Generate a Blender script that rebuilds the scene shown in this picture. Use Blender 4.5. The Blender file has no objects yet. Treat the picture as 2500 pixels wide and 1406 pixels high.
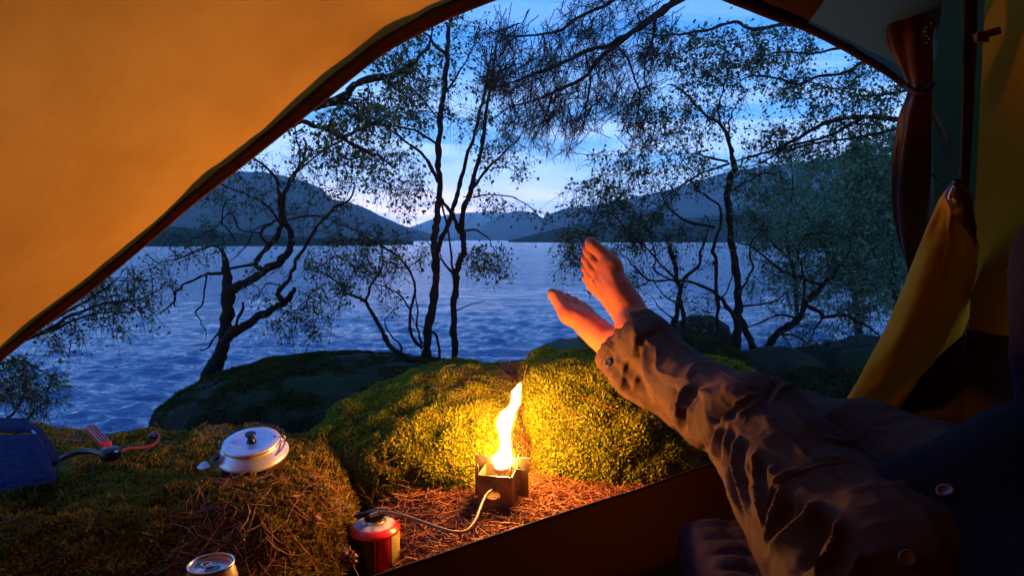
import bpy, math, random
import numpy as np
R = math.radians
rng = np.random.default_rng(7)
SC = bpy.context.scene
COL = SC.collection

# ------------------------------------------------------------------ camera
F = 1629.0                      # focal length in pixels of a 2500 px wide frame
PITCH = R(4.1)
CZ = 1.5                        # eye height above the lake
cp, sp = math.cos(PITCH), math.sin(PITCH)
cam_d = bpy.data.cameras.new('camera')
cam = bpy.data.objects.new('camera', cam_d)
COL.objects.link(cam)
cam.location = (0, 0, CZ)
cam.rotation_euler = (R(90) - PITCH, 0, 0)
cam_d.sensor_width = 36
cam_d.lens = 36 * F / 2500
cam_d.clip_start = 0.02
cam_d.clip_end = 20000
SC.camera = cam

def P(px, py, t):
    """a point measured on the photograph, at t metres of depth"""
    x = (px - 1250) / F * t
    u = (703 - py) / F * t
    return np.array([x, t * cp + u * sp, CZ - t * sp + u * cp])

def proj(V):
    V = np.asarray(V, float)
    d = V - np.array([0, 0, CZ])
    t = d[..., 1] * cp - d[..., 2] * sp
    u = d[..., 1] * sp + d[..., 2] * cp
    t2 = np.maximum(t, 1e-3)
    return 1250 + d[..., 0] / t2 * F, 703 - u / t2 * F, t

# ------------------------------------------------------------------ world (dusk sky)
W = bpy.data.worlds.new('World')
SC.world = W
W.use_nodes = True
nt = W.node_tree
nt.nodes.clear()
def wn(t, **k):
    n = nt.nodes.new(t)
    for a, b in k.items():
        setattr(n, a, b)
    return n
L = nt.links.new
tc = wn('ShaderNodeTexCoord')
sep = wn('ShaderNodeSeparateXYZ')
L(tc.outputs['Generated'], sep.inputs[0])
ramp = wn('ShaderNodeValToRGB')
el = ramp.color_ramp.elements
def lin(c):
    return tuple(((v / 255) / 12.92 if v / 255 <= 0.04045 else (((v / 255) + 0.055) / 1.055) ** 2.4) for v in c)
stops = [(0.0, (180, 212, 250)), (0.05, (156, 203, 250)), (0.13, (98, 172, 243)), (0.28, (54, 138, 233)),
         (0.50, (38, 110, 212)), (1.0, (30, 74, 165))]
gain = {0.0: 2.1, 0.05: 1.7, 0.13: 1.2}
el[0].position, el[0].color = stops[0][0], tuple(v * 2.1 for v in lin(stops[0][1])) + (1,)
el[1].position, el[1].color = stops[-1][0], lin(stops[-1][1]) + (1,)
for p_, c_ in stops[1:-1]:
    e = el.new(p_)
    e.color = tuple(v * gain.get(p_, 1.0) for v in lin(c_)) + (1,)
L(sep.outputs['Z'], ramp.inputs[0])
# sunset glow low over the valley
gdir = P(960, 560, 1.0) - np.array([0, 0, CZ]); gdir /= np.linalg.norm(gdir)
dot = wn('ShaderNodeVectorMath', operation='DOT_PRODUCT')
sc_ = wn('ShaderNodeVectorMath', operation='MULTIPLY')
sc_.inputs[1].default_value = (1, 1, 1)
L(tc.outputs['Generated'], dot.inputs[0]); dot.inputs[1].default_value = tuple(gdir)
gr = wn('ShaderNodeMapRange', interpolation_type='SMOOTHERSTEP')
L(dot.outputs['Value'], gr.inputs[0])
gr.inputs[1].default_value = 0.925; gr.inputs[2].default_value = 1.0; gr.inputs[3].default_value = 0; gr.inputs[4].default_value = 1
lowr = wn('ShaderNodeMapRange', interpolation_type='SMOOTHSTEP')
L(sep.outputs['Z'], lowr.inputs[0])
lowr.inputs[1].default_value = 0.0; lowr.inputs[2].default_value = 0.14; lowr.inputs[3].default_value = 1; lowr.inputs[4].default_value = 0
mg = wn('ShaderNodeMath', operation='MULTIPLY')
L(gr.outputs[0], mg.inputs[0]); L(lowr.outputs[0], mg.inputs[1])
mixg = wn('ShaderNodeMix', data_type='RGBA')
L(mg.outputs[0], mixg.inputs[0]); L(ramp.outputs[0], mixg.inputs[6]); mixg.inputs[7].default_value = (3.0, 2.05, 2.0, 1)
# soft cloud streaks
mp = wn('ShaderNodeMapping')
mp.inputs['Scale'].default_value = (1.8, 1.8, 15.0)
mp.inputs['Location'].default_value = (3.1, 0.4, 1.35)
L(tc.outputs['Generated'], mp.inputs[0])
nz = wn('ShaderNodeTexNoise')
nz.inputs['Scale'].default_value = 1.9; nz.inputs['Detail'].default_value = 5; nz.inputs['Roughness'].default_value = 0.55
L(mp.outputs[0], nz.inputs[0])
cr = wn('ShaderNodeMapRange', interpolation_type='SMOOTHSTEP')
L(nz.outputs['Fac'], cr.inputs[0])
cr.inputs[1].default_value = 0.42; cr.inputs[2].default_value = 0.56; cr.inputs[3].default_value = 0; cr.inputs[4].default_value = 0.9
low2 = wn('ShaderNodeMapRange', interpolation_type='SMOOTHSTEP')
L(sep.outputs['Z'], low2.inputs[0])
low2.inputs[1].default_value = 0.10; low2.inputs[2].default_value = 0.27; low2.inputs[3].default_value = 1; low2.inputs[4].default_value = 0.12
mc = wn('ShaderNodeMath', operation='MULTIPLY')
L(cr.outputs[0], mc.inputs[0]); L(low2.outputs[0], mc.inputs[1])
mixc = wn('ShaderNodeMix', data_type='RGBA')
L(mc.outputs[0], mixc.inputs[0]); L(mixg.outputs[2], mixc.inputs[6]); mixc.inputs[7].default_value = (0.85, 1.05, 1.45, 1)
bg = wn('ShaderNodeBackground'); bg.inputs[1].default_value = 1.8
L(mixc.outputs[2], bg.inputs[0])
sky = wn('ShaderNodeTexSky')
sky.sky_type = 'NISHITA'; sky.sun_disc = False
sky.sun_elevation = R(-4); sky.sun_rotation = R(-10)
bg2 = wn('ShaderNodeBackground'); bg2.inputs[1].default_value = 0.05
L(sky.outputs[0], bg2.inputs[0])
adds = wn('ShaderNodeAddShader')
L(bg.outputs[0], adds.inputs[0]); L(bg2.outputs[0], adds.inputs[1])
wo = wn('ShaderNodeOutputWorld')
L(adds.outputs[0], wo.inputs['Surface'])

vs = SC.view_settings
vs.view_transform = 'Standard'; vs.look = 'None'; vs.exposure = 0; vs.gamma = 1; vs.use_curve_mapping = False
SC.display_settings.display_device = 'sRGB'
cy = SC.cycles
SC.render.engine = 'CYCLES'
cy.use_denoising = True
try:
    cy.denoiser = 'OPENIMAGEDENOISE'
except Exception:
    pass
cy.max_bounces = 6; cy.diffuse_bounces = 3; cy.glossy_bounces = 3; cy.transmission_bounces = 4
cy.transparent_max_bounces = 8; cy.volume_bounces = 2
cy.sample_clamp_indirect = 4.0
cy.caustics_reflective = False; cy.caustics_refractive = False

FLAME_L = 690.0
HAZE = 0.00020

# ------------------------------------------------------------------ helpers
def tag(o, label=None, cat=None, group=None, kind=None):
    if label: o['label'] = label
    if cat: o['category'] = cat
    if group: o['group'] = group
    if kind: o['kind'] = kind
    return o

def thing(name, label, cat, loc=(0, 0, 0), group=None):
    o = bpy.data.objects.new(name, None)
    COL.objects.link(o)
    o.location = tuple(float(v) for v in loc)
    o.empty_display_size = 0.05
    return tag(o, label, cat, group)

class MB:
    """collects vertices and polygons and links them as one mesh object"""
    def __init__(s):
        s.v = []; s.f = []; s.n = 0; s.a = []; s.m = []
    def add(s, v, f, rnd=0.5, mat=0):
        v = np.asarray(v, float).reshape(-1, 3)
        f = np.asarray(f, int)
        s.v.append(v)
        s.f.append(f + s.n)
        s.m.append(np.full(len(f), mat) if np.isscalar(mat) else np.asarray(mat))
        s.a.append(np.full(len(v), rnd) if np.isscalar(rnd) else np.asarray(rnd, float))
        s.n += len(v)
        return s
    def build(s, name, mats, parent=None, smooth=True, loc=None):
        if not isinstance(mats, (list, tuple)): mats = [mats]
        v = np.concatenate(s.v)
        org = np.zeros(3)
        if parent is not None: org = np.array(parent.location)
        elif loc is not None: org = np.array(loc)
        v = v - org
        me = bpy.data.meshes.new(name)
        me.vertices.add(len(v)); me.vertices.foreach_set('co', v.astype(np.float32).ravel())
        loops = np.concatenate([f.ravel() for f in s.f])
        tot = np.concatenate([np.full(len(f), f.shape[1]) for f in s.f])
        st = np.concatenate([[0], np.cumsum(tot)[:-1]])
        me.loops.add(len(loops)); me.loops.foreach_set('vertex_index', loops.astype(np.int32))
        me.polygons.add(len(tot))
        me.polygons.foreach_set('loop_start', st.astype(np.int32))
        me.polygons.foreach_set('loop_total', tot.astype(np.int32))
        me.polygons.foreach_set('use_smooth', np.full(len(tot), smooth))
        me.polygons.foreach_set('material_index', np.concatenate(s.m).astype(np.int32))
        at = me.attributes.new('rnd', 'FLOAT', 'POINT')
        at.data.foreach_set('value', np.concatenate(s.a).astype(np.float32))
        for m in mats: me.materials.append(m)
        me.update(calc_edges=True)
        me.validate()
        o = bpy.data.objects.new(name, me)
        COL.objects.link(o)
        if parent is not None: o.parent = parent
        else: o.location = tuple(org)
        return o

def hash3(i, j, k, seed):
    h = (i.astype(np.int64) * 374761393 + j.astype(np.int64) * 668265263 + k.astype(np.int64) * 2147483647 + seed * 974634777) & 0xffffffff
    h = ((h ^ (h >> 13)) * 1274126177) & 0xffffffff
    h = (h ^ (h >> 16)) & 0xffffffff
    return h / 2147483648.0 - 1.0
def vnoise(p, seed=0):
    p = np.asarray(p, float)
    i = np.floor(p).astype(np.int64); f = p - i
    f = f * f * (3 - 2 * f)
    r = 0
    for a in (0, 1):
        for b in (0, 1):
            for c in (0, 1):
                w = (f[..., 0] if a else 1 - f[..., 0]) * (f[..., 1] if b else 1 - f[..., 1]) * (f[..., 2] if c else 1 - f[..., 2])
                r = r + w * hash3(i[..., 0] + a, i[..., 1] + b, i[..., 2] + c, seed)
    return r
def fbm(p, oct=4, seed=0, g=0.5):
    p = np.asarray(p, float); a = 1; r = 0; s = 0
    for o in range(oct):
        r = r + a * vnoise(p * 2 ** o + 17.3 * o, seed + o); s += a; a *= g
    return r / s

def nets(Fv, org, h):
    """surface nets: Fv < 0 is inside"""
    s = Fv < 0
    n = np.array(Fv.shape)
    c = tuple(n - 1)
    cnt = np.zeros(c, np.int8); acc = np.zeros(c + (3,), np.float32)
    ed = []
    for a in range(3):
        lo = [slice(None)] * 3; hi = [slice(None)] * 3
        lo[a] = slice(0, -1); hi[a] = slice(1, None)
        F0 = Fv[tuple(lo)]; F1 = Fv[tuple(hi)]
        cr_ = s[tuple(lo)] != s[tuple(hi)]
        ed.append((cr_, s[tuple(lo)]))
        tt = np.where(cr_, F0 / np.where(cr_, F0 - F1, 1), 0)
        b, d = [q for q in range(3) if q != a]
        for ob in (0, 1):
            for od in (0, 1):
                sl = [slice(None)] * 3
                sl[b] = slice(ob, n[b] - 1 + ob); sl[d] = slice(od, n[d] - 1 + od)
                m = cr_[tuple(sl)]
                cnt += m
                acc[..., a] += tt[tuple(sl)] * m
                acc[..., b] += ob * m
                acc[..., d] += od * m
    ii = np.argwhere(cnt > 0)
    idx = -np.ones(c, np.int64)
    idx[tuple(ii.T)] = np.arange(len(ii))
    V = (ii + acc[tuple(ii.T)] / cnt[tuple(ii.T)][:, None]) * h + org
    Q = []
    for a in range(3):
        cr_, s0 = ed[a]
        b, d = [q for q in range(3) if q != a]
        e = np.argwhere(cr_)
        ok = (e[:, b] > 0) & (e[:, d] > 0) & (e[:, b] < n[b] - 1) & (e[:, d] < n[d] - 1)
        e = e[ok]
        q = []
        for ob, od in ((-1, -1), (0, -1), (0, 0), (-1, 0)):
            k = e.copy(); k[:, b] += ob; k[:, d] += od
            q.append(idx[tuple(k.T)])
        q = np.stack(q, 1)
        fl = s0[tuple(e.T)] if a != 1 else ~s0[tuple(e.T)]
        q[~fl] = q[~fl][:, ::-1]
        Q.append(q)
    return V, np.concatenate(Q)

def grid(lo, hi, h):
    lo = np.array(lo, float); hi = np.array(hi, float)
    n = np.ceil((hi - lo) / h).astype(int) + 1
    ax = [lo[k] + np.arange(n[k]) * h for k in range(3)]
    return np.stack(np.meshgrid(*ax, indexing='ij'), -1).astype(np.float32), lo, h
def smin(a, b, k):
    hh = np.clip(0.5 + 0.5 * (b - a) / k, 0, 1)
    return b * (1 - hh) + a * hh - k * hh * (1 - hh)
def cap(p, a, b, ra, rb):
    a = np.asarray(a, np.float32); b = np.asarray(b, np.float32)
    ba = b - a
    h_ = np.clip(((p - a) @ ba) / (ba @ ba), 0, 1)
    return np.linalg.norm(p - a - h_[..., None] * ba, axis=-1) - (ra + (rb - ra) * h_)
def ell(p, c, r, yaw=0.0, pit=0.0):
    q = p - np.asarray(c, np.float32)
    if yaw or pit:
        cyw, syw = math.cos(yaw), math.sin(yaw); cpt, spt = math.cos(pit), math.sin(pit)
        x = q[..., 0] * cyw + q[..., 1] * syw; y = -q[..., 0] * syw + q[..., 1] * cyw; z = q[..., 2]
        x, z = x * cpt + z * spt, -x * spt + z * cpt
        q = np.stack([x, y, z], -1)
    r = np.asarray(r, np.float32)
    k0 = np.linalg.norm(q / r, axis=-1); k1 = np.linalg.norm(q / (r * r), axis=-1) + 1e-6
    return k0 * (k0 - 1) / k1
def rbox(p, c, hs, rd):
    q = np.abs(p - np.asarray(c, np.float32)) - (np.asarray(hs, np.float32) - rd)
    return np.linalg.norm(np.maximum(q, 0), axis=-1) + np.minimum(q.max(-1), 0) - rd

def vnormals(V, Q):
    n = np.cross(V[Q[:, 2]] - V[Q[:, 0]], V[Q[:, 3]] - V[Q[:, 1]])
    N = np.zeros_like(V)
    for k in range(4): np.add.at(N, Q[:, k], n)
    return N / (np.linalg.norm(N, axis=1)[:, None] + 1e-12)

def tubes(Pt, Rd, S=6, closed_end=True):
    """many polylines at once: Pt (M,K,3), Rd (M,K) -> verts, quads"""
    Pt = np.asarray(Pt, float); Rd = np.asarray(Rd, float)
    if Pt.ndim == 2: Pt = Pt[None]
    if Rd.ndim == 1: Rd = Rd[None]
    M, K, _ = Pt.shape
    T = np.gradient(Pt, axis=1); T /= np.linalg.norm(T, axis=2)[..., None] + 1e-9
    m = T.mean(1); ref = np.where(np.abs(m[:, 2:3]) < 0.8 * np.linalg.norm(m, axis=1)[:, None], np.array([[0, 0, 1.0]]), np.array([[0.0, 1.0, 0.1]]))
    ref = np.repeat(ref[:, None], K, 1)
    A = np.cross(T, ref); A /= np.linalg.norm(A, axis=2)[..., None] + 1e-9
    B = np.cross(T, A)
    th = np.arange(S) * 2 * math.pi / S
    V = Pt[:, :, None] + Rd[:, :, None, None] * (A[:, :, None] * np.cos(th)[:, None] + B[:, :, None] * np.sin(th)[:, None])
    base = (np.arange(M) * K * S)[:, None, None]
    kk = (np.arange(K - 1) * S)[None, :, None]
    ss = np.arange(S)[None, None]
    s2 = (ss + 1) % S
    q = np.stack([base + kk + ss, base + kk + s2, base + kk + S + s2, base + kk + S + ss], -1)
    return V.reshape(-1, 3), q.reshape(-1, 4)

def smooth_line(pts, n=6):
    """Catmull-Rom through rows of numbers"""
    p = np.asarray(pts, float)
    if len(p) < 3:
        t = np.linspace(0, 1, n + 1)[:, None]
        return p[0] * (1 - t) + p[-1] * t
    q = np.vstack([2 * p[0] - p[1], p, 2 * p[-1] - p[-2]])
    out = []
    for i in range(1, len(q) - 2):
        for t in np.arange(n) / n:
            a, b, c, d = q[i - 1], q[i], q[i + 1], q[i + 2]
            out.append(0.5 * (2 * b + (c - a) * t + (2 * a - 5 * b + 4 * c - d) * t * t + (3 * b - 3 * c + d - a) * t ** 3))
    out.append(p[-1])
    return np.array(out)

def lathe(prof, seg=48, c=(0, 0, 0)):
    """prof: (r,z) rows; returns verts, quads"""
    prof = np.asarray(prof, float)
    th = np.arange(seg) * 2 * math.pi / seg
    V = np.stack([prof[:, 0:1] * np.cos(th), prof[:, 0:1] * np.sin(th), np.repeat(prof[:, 1:2], seg, 1)], -1) + np.asarray(c)
    K = len(prof)
    kk = (np.arange(K - 1) * seg)[:, None]; ss = np.arange(seg)[None]; s2 = (ss + 1) % seg
    q = np.stack([kk + ss, kk + s2, kk + seg + s2, kk + seg + ss], -1)
    return V.reshape(-1, 3), q.reshape(-1, 4)

def sheet(G):
    """grid of points (A,B,3) -> verts, quads"""
    G = np.asarray(G, float); A, B, _ = G.shape
    i = (np.arange(A - 1) * B)[:, None] + np.arange(B - 1)[None]
    q = np.stack([i, i + 1, i + B + 1, i + B], -1).reshape(-1, 4)
    return G.reshape(-1, 3), q
def box(c, hs, rot=None):
    s = np.array([[x, y, z] for x in (-1, 1) for y in (-1, 1) for z in (-1, 1)]) * np.asarray(hs)
    if rot is not None: s = s @ np.asarray(rot).T
    f = [[0, 1, 3, 2], [4, 6, 7, 5], [0, 4, 5, 1], [2, 3, 7, 6], [0, 2, 6, 4], [1, 5, 7, 3]]
    return s + np.asarray(c), f
def rz(a):
    return np.array([[math.cos(a), -math.sin(a), 0], [math.sin(a), math.cos(a), 0], [0, 0, 1]])
def rx(a):
    return np.array([[1, 0, 0], [0, math.cos(a), -math.sin(a)], [0, math.sin(a), math.cos(a)]])

# ------------------------------------------------------------------ materials
def mat(name, col, rough=0.6, metal=0.0, spec=0.5, var=None, vscale=8.0, bump=0.0, bscale=40.0, transl=0.0, tcol=None,
        rnd=None, sheen=0.0, sss=0.0, detail=4.0, coat=0.0):
    """var: second colour mixed by noise; rnd: colour stops picked by the 'rnd' attribute"""
    m = bpy.data.materials.new(name); m.use_nodes = True
    t = m.node_tree; N = t.nodes; K = t.links.new
    b = N['Principled BSDF']; o = N['Material Output']
    b.inputs['Roughness'].default_value = rough
    b.inputs['Metallic'].default_value = metal
    b.inputs['Specular IOR Level'].default_value = spec
    b.inputs['Sheen Weight'].default_value = sheen
    b.inputs['Coat Weight'].default_value = coat
    if sss:
        b.inputs['Subsurface Weight'].default_value = sss
        b.inputs['Subsurface Radius'].default_value = (0.012, 0.005, 0.003)
        b.inputs['Subsurface Scale'].default_value = 1.0
    b.inputs['Base Color'].default_value = tuple(col) + (1,)
    c_out = None
    tcn = N.new('ShaderNodeTexCoord')
    if rnd:
        a = N.new('ShaderNodeAttribute'); a.attribute_name = 'rnd'
        r = N.new('ShaderNodeValToRGB')
        e = r.color_ramp.elements
        e[0].color = tuple(rnd[0]) + (1,); e[1].color = tuple(rnd[-1]) + (1,)
        for k in range(1, len(rnd) - 1):
            q = e.new(k / (len(rnd) - 1)); q.color = tuple(rnd[k]) + (1,)
        K(a.outputs['Fac'], r.inputs[0]); c_out = r.outputs[0]
    if var is not None:
        nz = N.new('ShaderNodeTexNoise'); nz.inputs['Scale'].default_value = vscale; nz.inputs['Detail'].default_value = detail
        K(tcn.outputs['Object'], nz.inputs['Vector'])
        mr = N.new('ShaderNodeMapRange'); mr.inputs[1].default_value = 0.35; mr.inputs[2].default_value = 0.65
        K(nz.outputs['Fac'], mr.inputs[0])
        mx = N.new('ShaderNodeMix'); mx.data_type = 'RGBA'
        K(mr.outputs[0], mx.inputs[0])
        if c_out: K(c_out, mx.inputs[6])
        else: mx.inputs[6].default_value = tuple(col) + (1,)
        mx.inputs[7].default_value = tuple(var) + (1,)
        c_out = mx.outputs[2]
    if c_out: K(c_out, b.inputs['Base Color'])
    if bump:
        n2 = N.new('ShaderNodeTexNoise'); n2.inputs['Scale'].default_value = bscale; n2.inputs['Detail'].default_value = 5
        K(tcn.outputs['Object'], n2.inputs['Vector'])
        bp = N.new('ShaderNodeBump'); bp.inputs['Strength'].default_value = 0.6; bp.inputs['Distance'].default_value = bump
        K(n2.outputs['Fac'], bp.inputs['Height']); K(bp.outputs[0], b.inputs['Normal'])
    if transl:
        tr = N.new('ShaderNodeBsdfTranslucent')
        if c_out and tcol is None: K(c_out, tr.inputs[0])
        else: tr.inputs[0].default_value = tuple(tcol or col) + (1,)
        ms = N.new('ShaderNodeMixShader'); ms.inputs[0].default_value = transl
        K(b.outputs[0], ms.inputs[1]); K(tr.outputs[0], ms.inputs[2]); K(ms.outputs[0], o.inputs['Surface'])
    return m

M = {}
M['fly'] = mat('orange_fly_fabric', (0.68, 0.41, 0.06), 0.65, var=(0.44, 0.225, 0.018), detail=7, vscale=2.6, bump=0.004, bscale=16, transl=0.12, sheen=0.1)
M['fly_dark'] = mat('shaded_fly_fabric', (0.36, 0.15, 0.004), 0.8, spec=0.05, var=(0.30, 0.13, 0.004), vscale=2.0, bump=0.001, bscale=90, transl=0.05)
M['hem'] = mat('brown_binding', (0.10, 0.035, 0.02), 0.8, bump=0.001, bscale=300, var=(0.06, 0.02, 0.015), vscale=30)
M['grey_fab'] = mat('grey_mesh_fabric', (0.06, 0.11, 0.11), 0.85, spec=0.1, transl=0.3, tcol=(0.14, 0.19, 0.12), bump=0.0005, bscale=300)
M['green_fab'] = mat('green_mesh_fabric', (0.022, 0.030, 0.014), 0.85, spec=0.1, transl=0.25, tcol=(0.05, 0.09, 0.03))
M['black_fab'] = mat('black_groundsheet', (0.034, 0.016, 0.011), 0.8, spec=0.1, var=(0.042, 0.02, 0.014), vscale=5, bump=0.002, bscale=20)
M['roll'] = mat('rolled_door_fabric', (0.06, 0.012, 0.006), 0.42, var=(0.03, 0.007, 0.005), vscale=9, bump=0.002, bscale=30)
M['pole'] = mat('black_webbing', (0.012, 0.008, 0.008), 0.7)
M['flap'] = mat('yellow_flap_fabric', (0.85, 0.39, 0.012), 0.6, spec=0.12, var=(0.76, 0.30, 0.010), vscale=5, bump=0.002, bscale=40, transl=0.35, tcol=(0.8, 0.42, 0.015))
M['plastic'] = mat('pale_plastic', (0.75, 0.72, 0.8), 0.3)
M['mat'] = mat('sleeping_mat_fabric', (0.055, 0.030, 0.036), 0.9, spec=0.1, var=(0.03, 0.016, 0.02), vscale=25, bump=0.004, bscale=60)
M['moss_base'] = mat('moss_soil', (0.045, 0.042, 0.012), 0.95, var=(0.07, 0.045, 0.02), vscale=9, bump=0.01, bscale=60)
M['moss'] = mat('moss_leaves', (0.1, 0.12, 0.02), 0.75, spec=0.2, rnd=[(0.08, 0.095, 0.008), (0.17, 0.20, 0.010), (0.26, 0.285, 0.015), (0.33, 0.26, 0.03)], transl=0.25)
M['moss_brown'] = mat('brown_moss', (0.1, 0.1, 0.02), 0.8, spec=0.1, rnd=[(0.09, 0.055, 0.012), (0.16, 0.125, 0.013), (0.24, 0.205, 0.016), (0.33, 0.17, 0.04)], transl=0.2)
M['moss_shaded'] = mat('shaded_moss', (0.03, 0.04, 0.01), 0.85, spec=0.1, rnd=[(0.025, 0.026, 0.009), (0.045, 0.055, 0.012), (0.075, 0.09, 0.015)], transl=0.15)  # moss with shade put into its colour, for stones away from the fire
M['rock'] = mat('weathered_stone', (0.10, 0.085, 0.07), 0.9, var=(0.045, 0.055, 0.025), vscale=5, bump=0.012, bscale=25)
M['rock_dark'] = mat('dark_mossy_stone', (0.028, 0.021, 0.015), 0.95, spec=0.15, var=(0.022, 0.035, 0.010), vscale=3.0, bump=0.012, bscale=25)
M['soil'] = mat('forest_floor', (0.09, 0.035, 0.015), 0.95, var=(0.05, 0.02, 0.01), vscale=25, bump=0.008, bscale=80)
M['litter'] = mat('pine_litter', (0.3, 0.1, 0.04), 0.7, rnd=[(0.08, 0.022, 0.010), (0.17, 0.050, 0.016), (0.25, 0.085, 0.03), (0.34, 0.16, 0.07)])
M['bark'] = mat('dark_bark', (0.024, 0.017, 0.012), 0.95, spec=0.15, var=(0.013, 0.011, 0.008), vscale=20, bump=0.006, bscale=50)
M['leaf'] = mat('alder_leaves', (0.05, 0.08, 0.03), 0.6, spec=0.3, rnd=[(0.03, 0.05, 0.025), (0.06, 0.11, 0.035), (0.10, 0.17, 0.05)], transl=0.4)
M['leaf_far'] = mat('far_leaves', (0.05, 0.08, 0.05), 0.7, spec=0.2, rnd=[(0.05, 0.09, 0.05), (0.09, 0.17, 0.08), (0.14, 0.24, 0.11)], transl=0.3)
M['needle'] = mat('pine_needles', (0.03, 0.035, 0.02), 0.7, rnd=[(0.02, 0.016, 0.016), (0.035, 0.03, 0.022), (0.04, 0.045, 0.022)], transl=0.1)
M['steel'] = mat('burnt_steel', (0.32, 0.27, 0.22), 0.38, metal=0.85, var=(0.16, 0.12, 0.09), vscale=30, bump=0.0005, bscale=200)
M['brass'] = mat('brass', (0.6, 0.42, 0.16), 0.3, metal=1.0)
M['hose'] = mat('braided_hose', (0.26, 0.21, 0.14), 0.4, metal=0.6, bump=0.0006, bscale=900)
M['blackp'] = mat('black_plastic', (0.012, 0.010, 0.010), 0.35)
M['alu'] = mat('brushed_aluminium', (0.72, 0.72, 0.75), 0.36, metal=0.45, var=(0.62, 0.62, 0.66), vscale=40)
M['soot'] = mat('sooty_metal', (0.05, 0.03, 0.02), 0.5, metal=0.3, var=(0.02, 0.012, 0.01), vscale=40)
M['can_red'] = mat('red_paint', (0.62, 0.012, 0.03), 0.28, coat=0.3)
M['can_label'] = mat('dark_label', (0.016, 0.016, 0.013), 0.35, var=(0.03, 0.02, 0.015), vscale=60)
M['can_tan'] = mat('pale_label', (0.50, 0.42, 0.22), 0.4)
M['can_white'] = mat('white_label', (0.45, 0.45, 0.5), 0.4, var=(0.16, 0.16, 0.26), vscale=70, detail=1)
M['cream'] = mat('cream_can_paint', (0.60, 0.48, 0.30), 0.28, metal=0.4)
M['lid_alu'] = mat('can_lid_aluminium', (0.62, 0.60, 0.56), 0.32, metal=0.9)
M['tool_red'] = mat('red_rubber', (0.42, 0.012, 0.008), 0.45)
M['tool_dred'] = mat('dark_red_strap', (0.16, 0.01, 0.008), 0.6)
M['bluef'] = mat('navy_fabric', (0.007, 0.010, 0.033), 0.9, spec=0.08, bump=0.0006, bscale=500, var=(0.016, 0.02, 0.06), vscale=90)
M['blueedge'] = mat('grey_piping', (0.16, 0.17, 0.26), 0.6)
M['skin'] = mat('skin', (0.56, 0.16, 0.065), 0.6, spec=0.15, var=(0.42, 0.11, 0.055), vscale=14, bump=0.0012, bscale=90, sss=0.25)
M['trouser'] = mat('brown_trouser_cotton', (0.078, 0.044, 0.029), 0.9, spec=0.08, var=(0.058, 0.032, 0.022), vscale=7, bump=0.0006, bscale=600)
M['jacket'] = mat('navy_shirt_cotton', (0.010, 0.009, 0.015), 0.95, spec=0.1, bump=0.001, bscale=200)
M['button'] = mat('horn_button', (0.10, 0.06, 0.06), 0.3)
M['dryleaf'] = mat('dry_brown_leaf', (0.33, 0.14, 0.05), 0.6, transl=0.25, var=(0.22, 0.08, 0.03), vscale=60)
M['paper'] = mat('pale_leaf_scrap', (0.55, 0.62, 0.62), 0.7)
M['purple'] = mat('purple_fleece', (0.010, 0.007, 0.020), 0.95, spec=0.1, bump=0.003, bscale=120)

# ------------------------------------------------------------------ water
def make_water():
    nr, nc = 620, 520
    inv = np.linspace(1 / 1.6, 1 / 9000.0, nr)          # rows closer together near the shore
    r = 1 / inv
    az = np.linspace(R(-62), R(62), nc)
    X = r[:, None] * np.sin(az)[None]; Y = r[:, None] * np.cos(az)[None]
    Z = np.zeros_like(X)
    dr = np.gradient(r)
    rr = np.random.default_rng(3)
    for k in range(34):
        lam = 0.10 * 1.16 ** k if k < 22 else 0.10 * 1.16 ** rr.uniform(8, 22)
        a = R(90 + 6) + rr.normal(0, 0.34)              # the waves run towards the shore
        kx, ky = math.cos(a), math.sin(a)
        amp = 0.0165 * lam ** 0.75 / (1 + (lam / 1.3) ** 1.6) * rr.uniform(0.6, 1.2)
        fade = np.clip(lam / (dr * 3.0) - 0.6, 0, 1)[:, None]
        ph = (X * kx + Y * ky) * 2 * math.pi / lam + rr.uniform(0, 6.28)
        ph = ph + 1.6 * vnoise(np.stack([X / lam * 0.23, Y / lam * 0.16, np.full_like(X, k * 3.1)], -1), k)
        s = np.sin(ph)
        mod = 0.6 + 0.6 * vnoise(np.stack([X / lam * 0.16, Y / lam * 0.3, np.full_like(X, k)], -1), k + 50)
        Z += amp * fade * mod * (1 - np.abs(s)) * 1.9
    b = MB(); b.add(*sheet(np.stack([X, Y, Z - 0.03], -1)))
    m = bpy.data.materials.new('lake_water'); m.use_nodes = True
    t = m.node_tree; N = t.nodes; K = t.links.new
    p = N['Principled BSDF']
    p.inputs['Base Color'].default_value = (0.030, 0.088, 0.165, 1)
    p.inputs['Roughness'].default_value = 0.13
    p.inputs['IOR'].default_value = 1.45
    p.inputs['Specular IOR Level'].default_value = 0.75
    tcn = N.new('ShaderNodeTexCoord')
    bump = None
    for sc, dist, st in (((1.1, 2.9, 1), 0.18, 0.7), ((4, 15, 1), 0.05, 0.8), ((0.12, 0.40, 1), 0.9, 0.5)):
        mp = N.new('ShaderNodeMapping'); mp.inputs['Scale'].default_value = sc
        mp.inputs['Rotation'].default_value = (0, 0, R(5))
        K(tcn.outputs['Object'], mp.inputs[0])
        n = N.new('ShaderNodeTexNoise'); n.inputs['Scale'].default_value = 1.0; n.inputs['Detail'].default_value = 4
        K(mp.outputs[0], n.inputs['Vector'])
        bp = N.new('ShaderNodeBump'); bp.inputs['Strength'].default_value = st; bp.inputs['Distance'].default_value = dist
        K(n.outputs['Fac'], bp.inputs['Height'])
        if bump: K(bump.outputs[0], bp.inputs['Normal'])
        bump = bp
    K(bump.outputs[0], p.inputs['Normal'])
    o = b.build('water', m)
    tag(o, kind='structure')
    # the rest of the lake surface, to either side
make_water()

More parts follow.
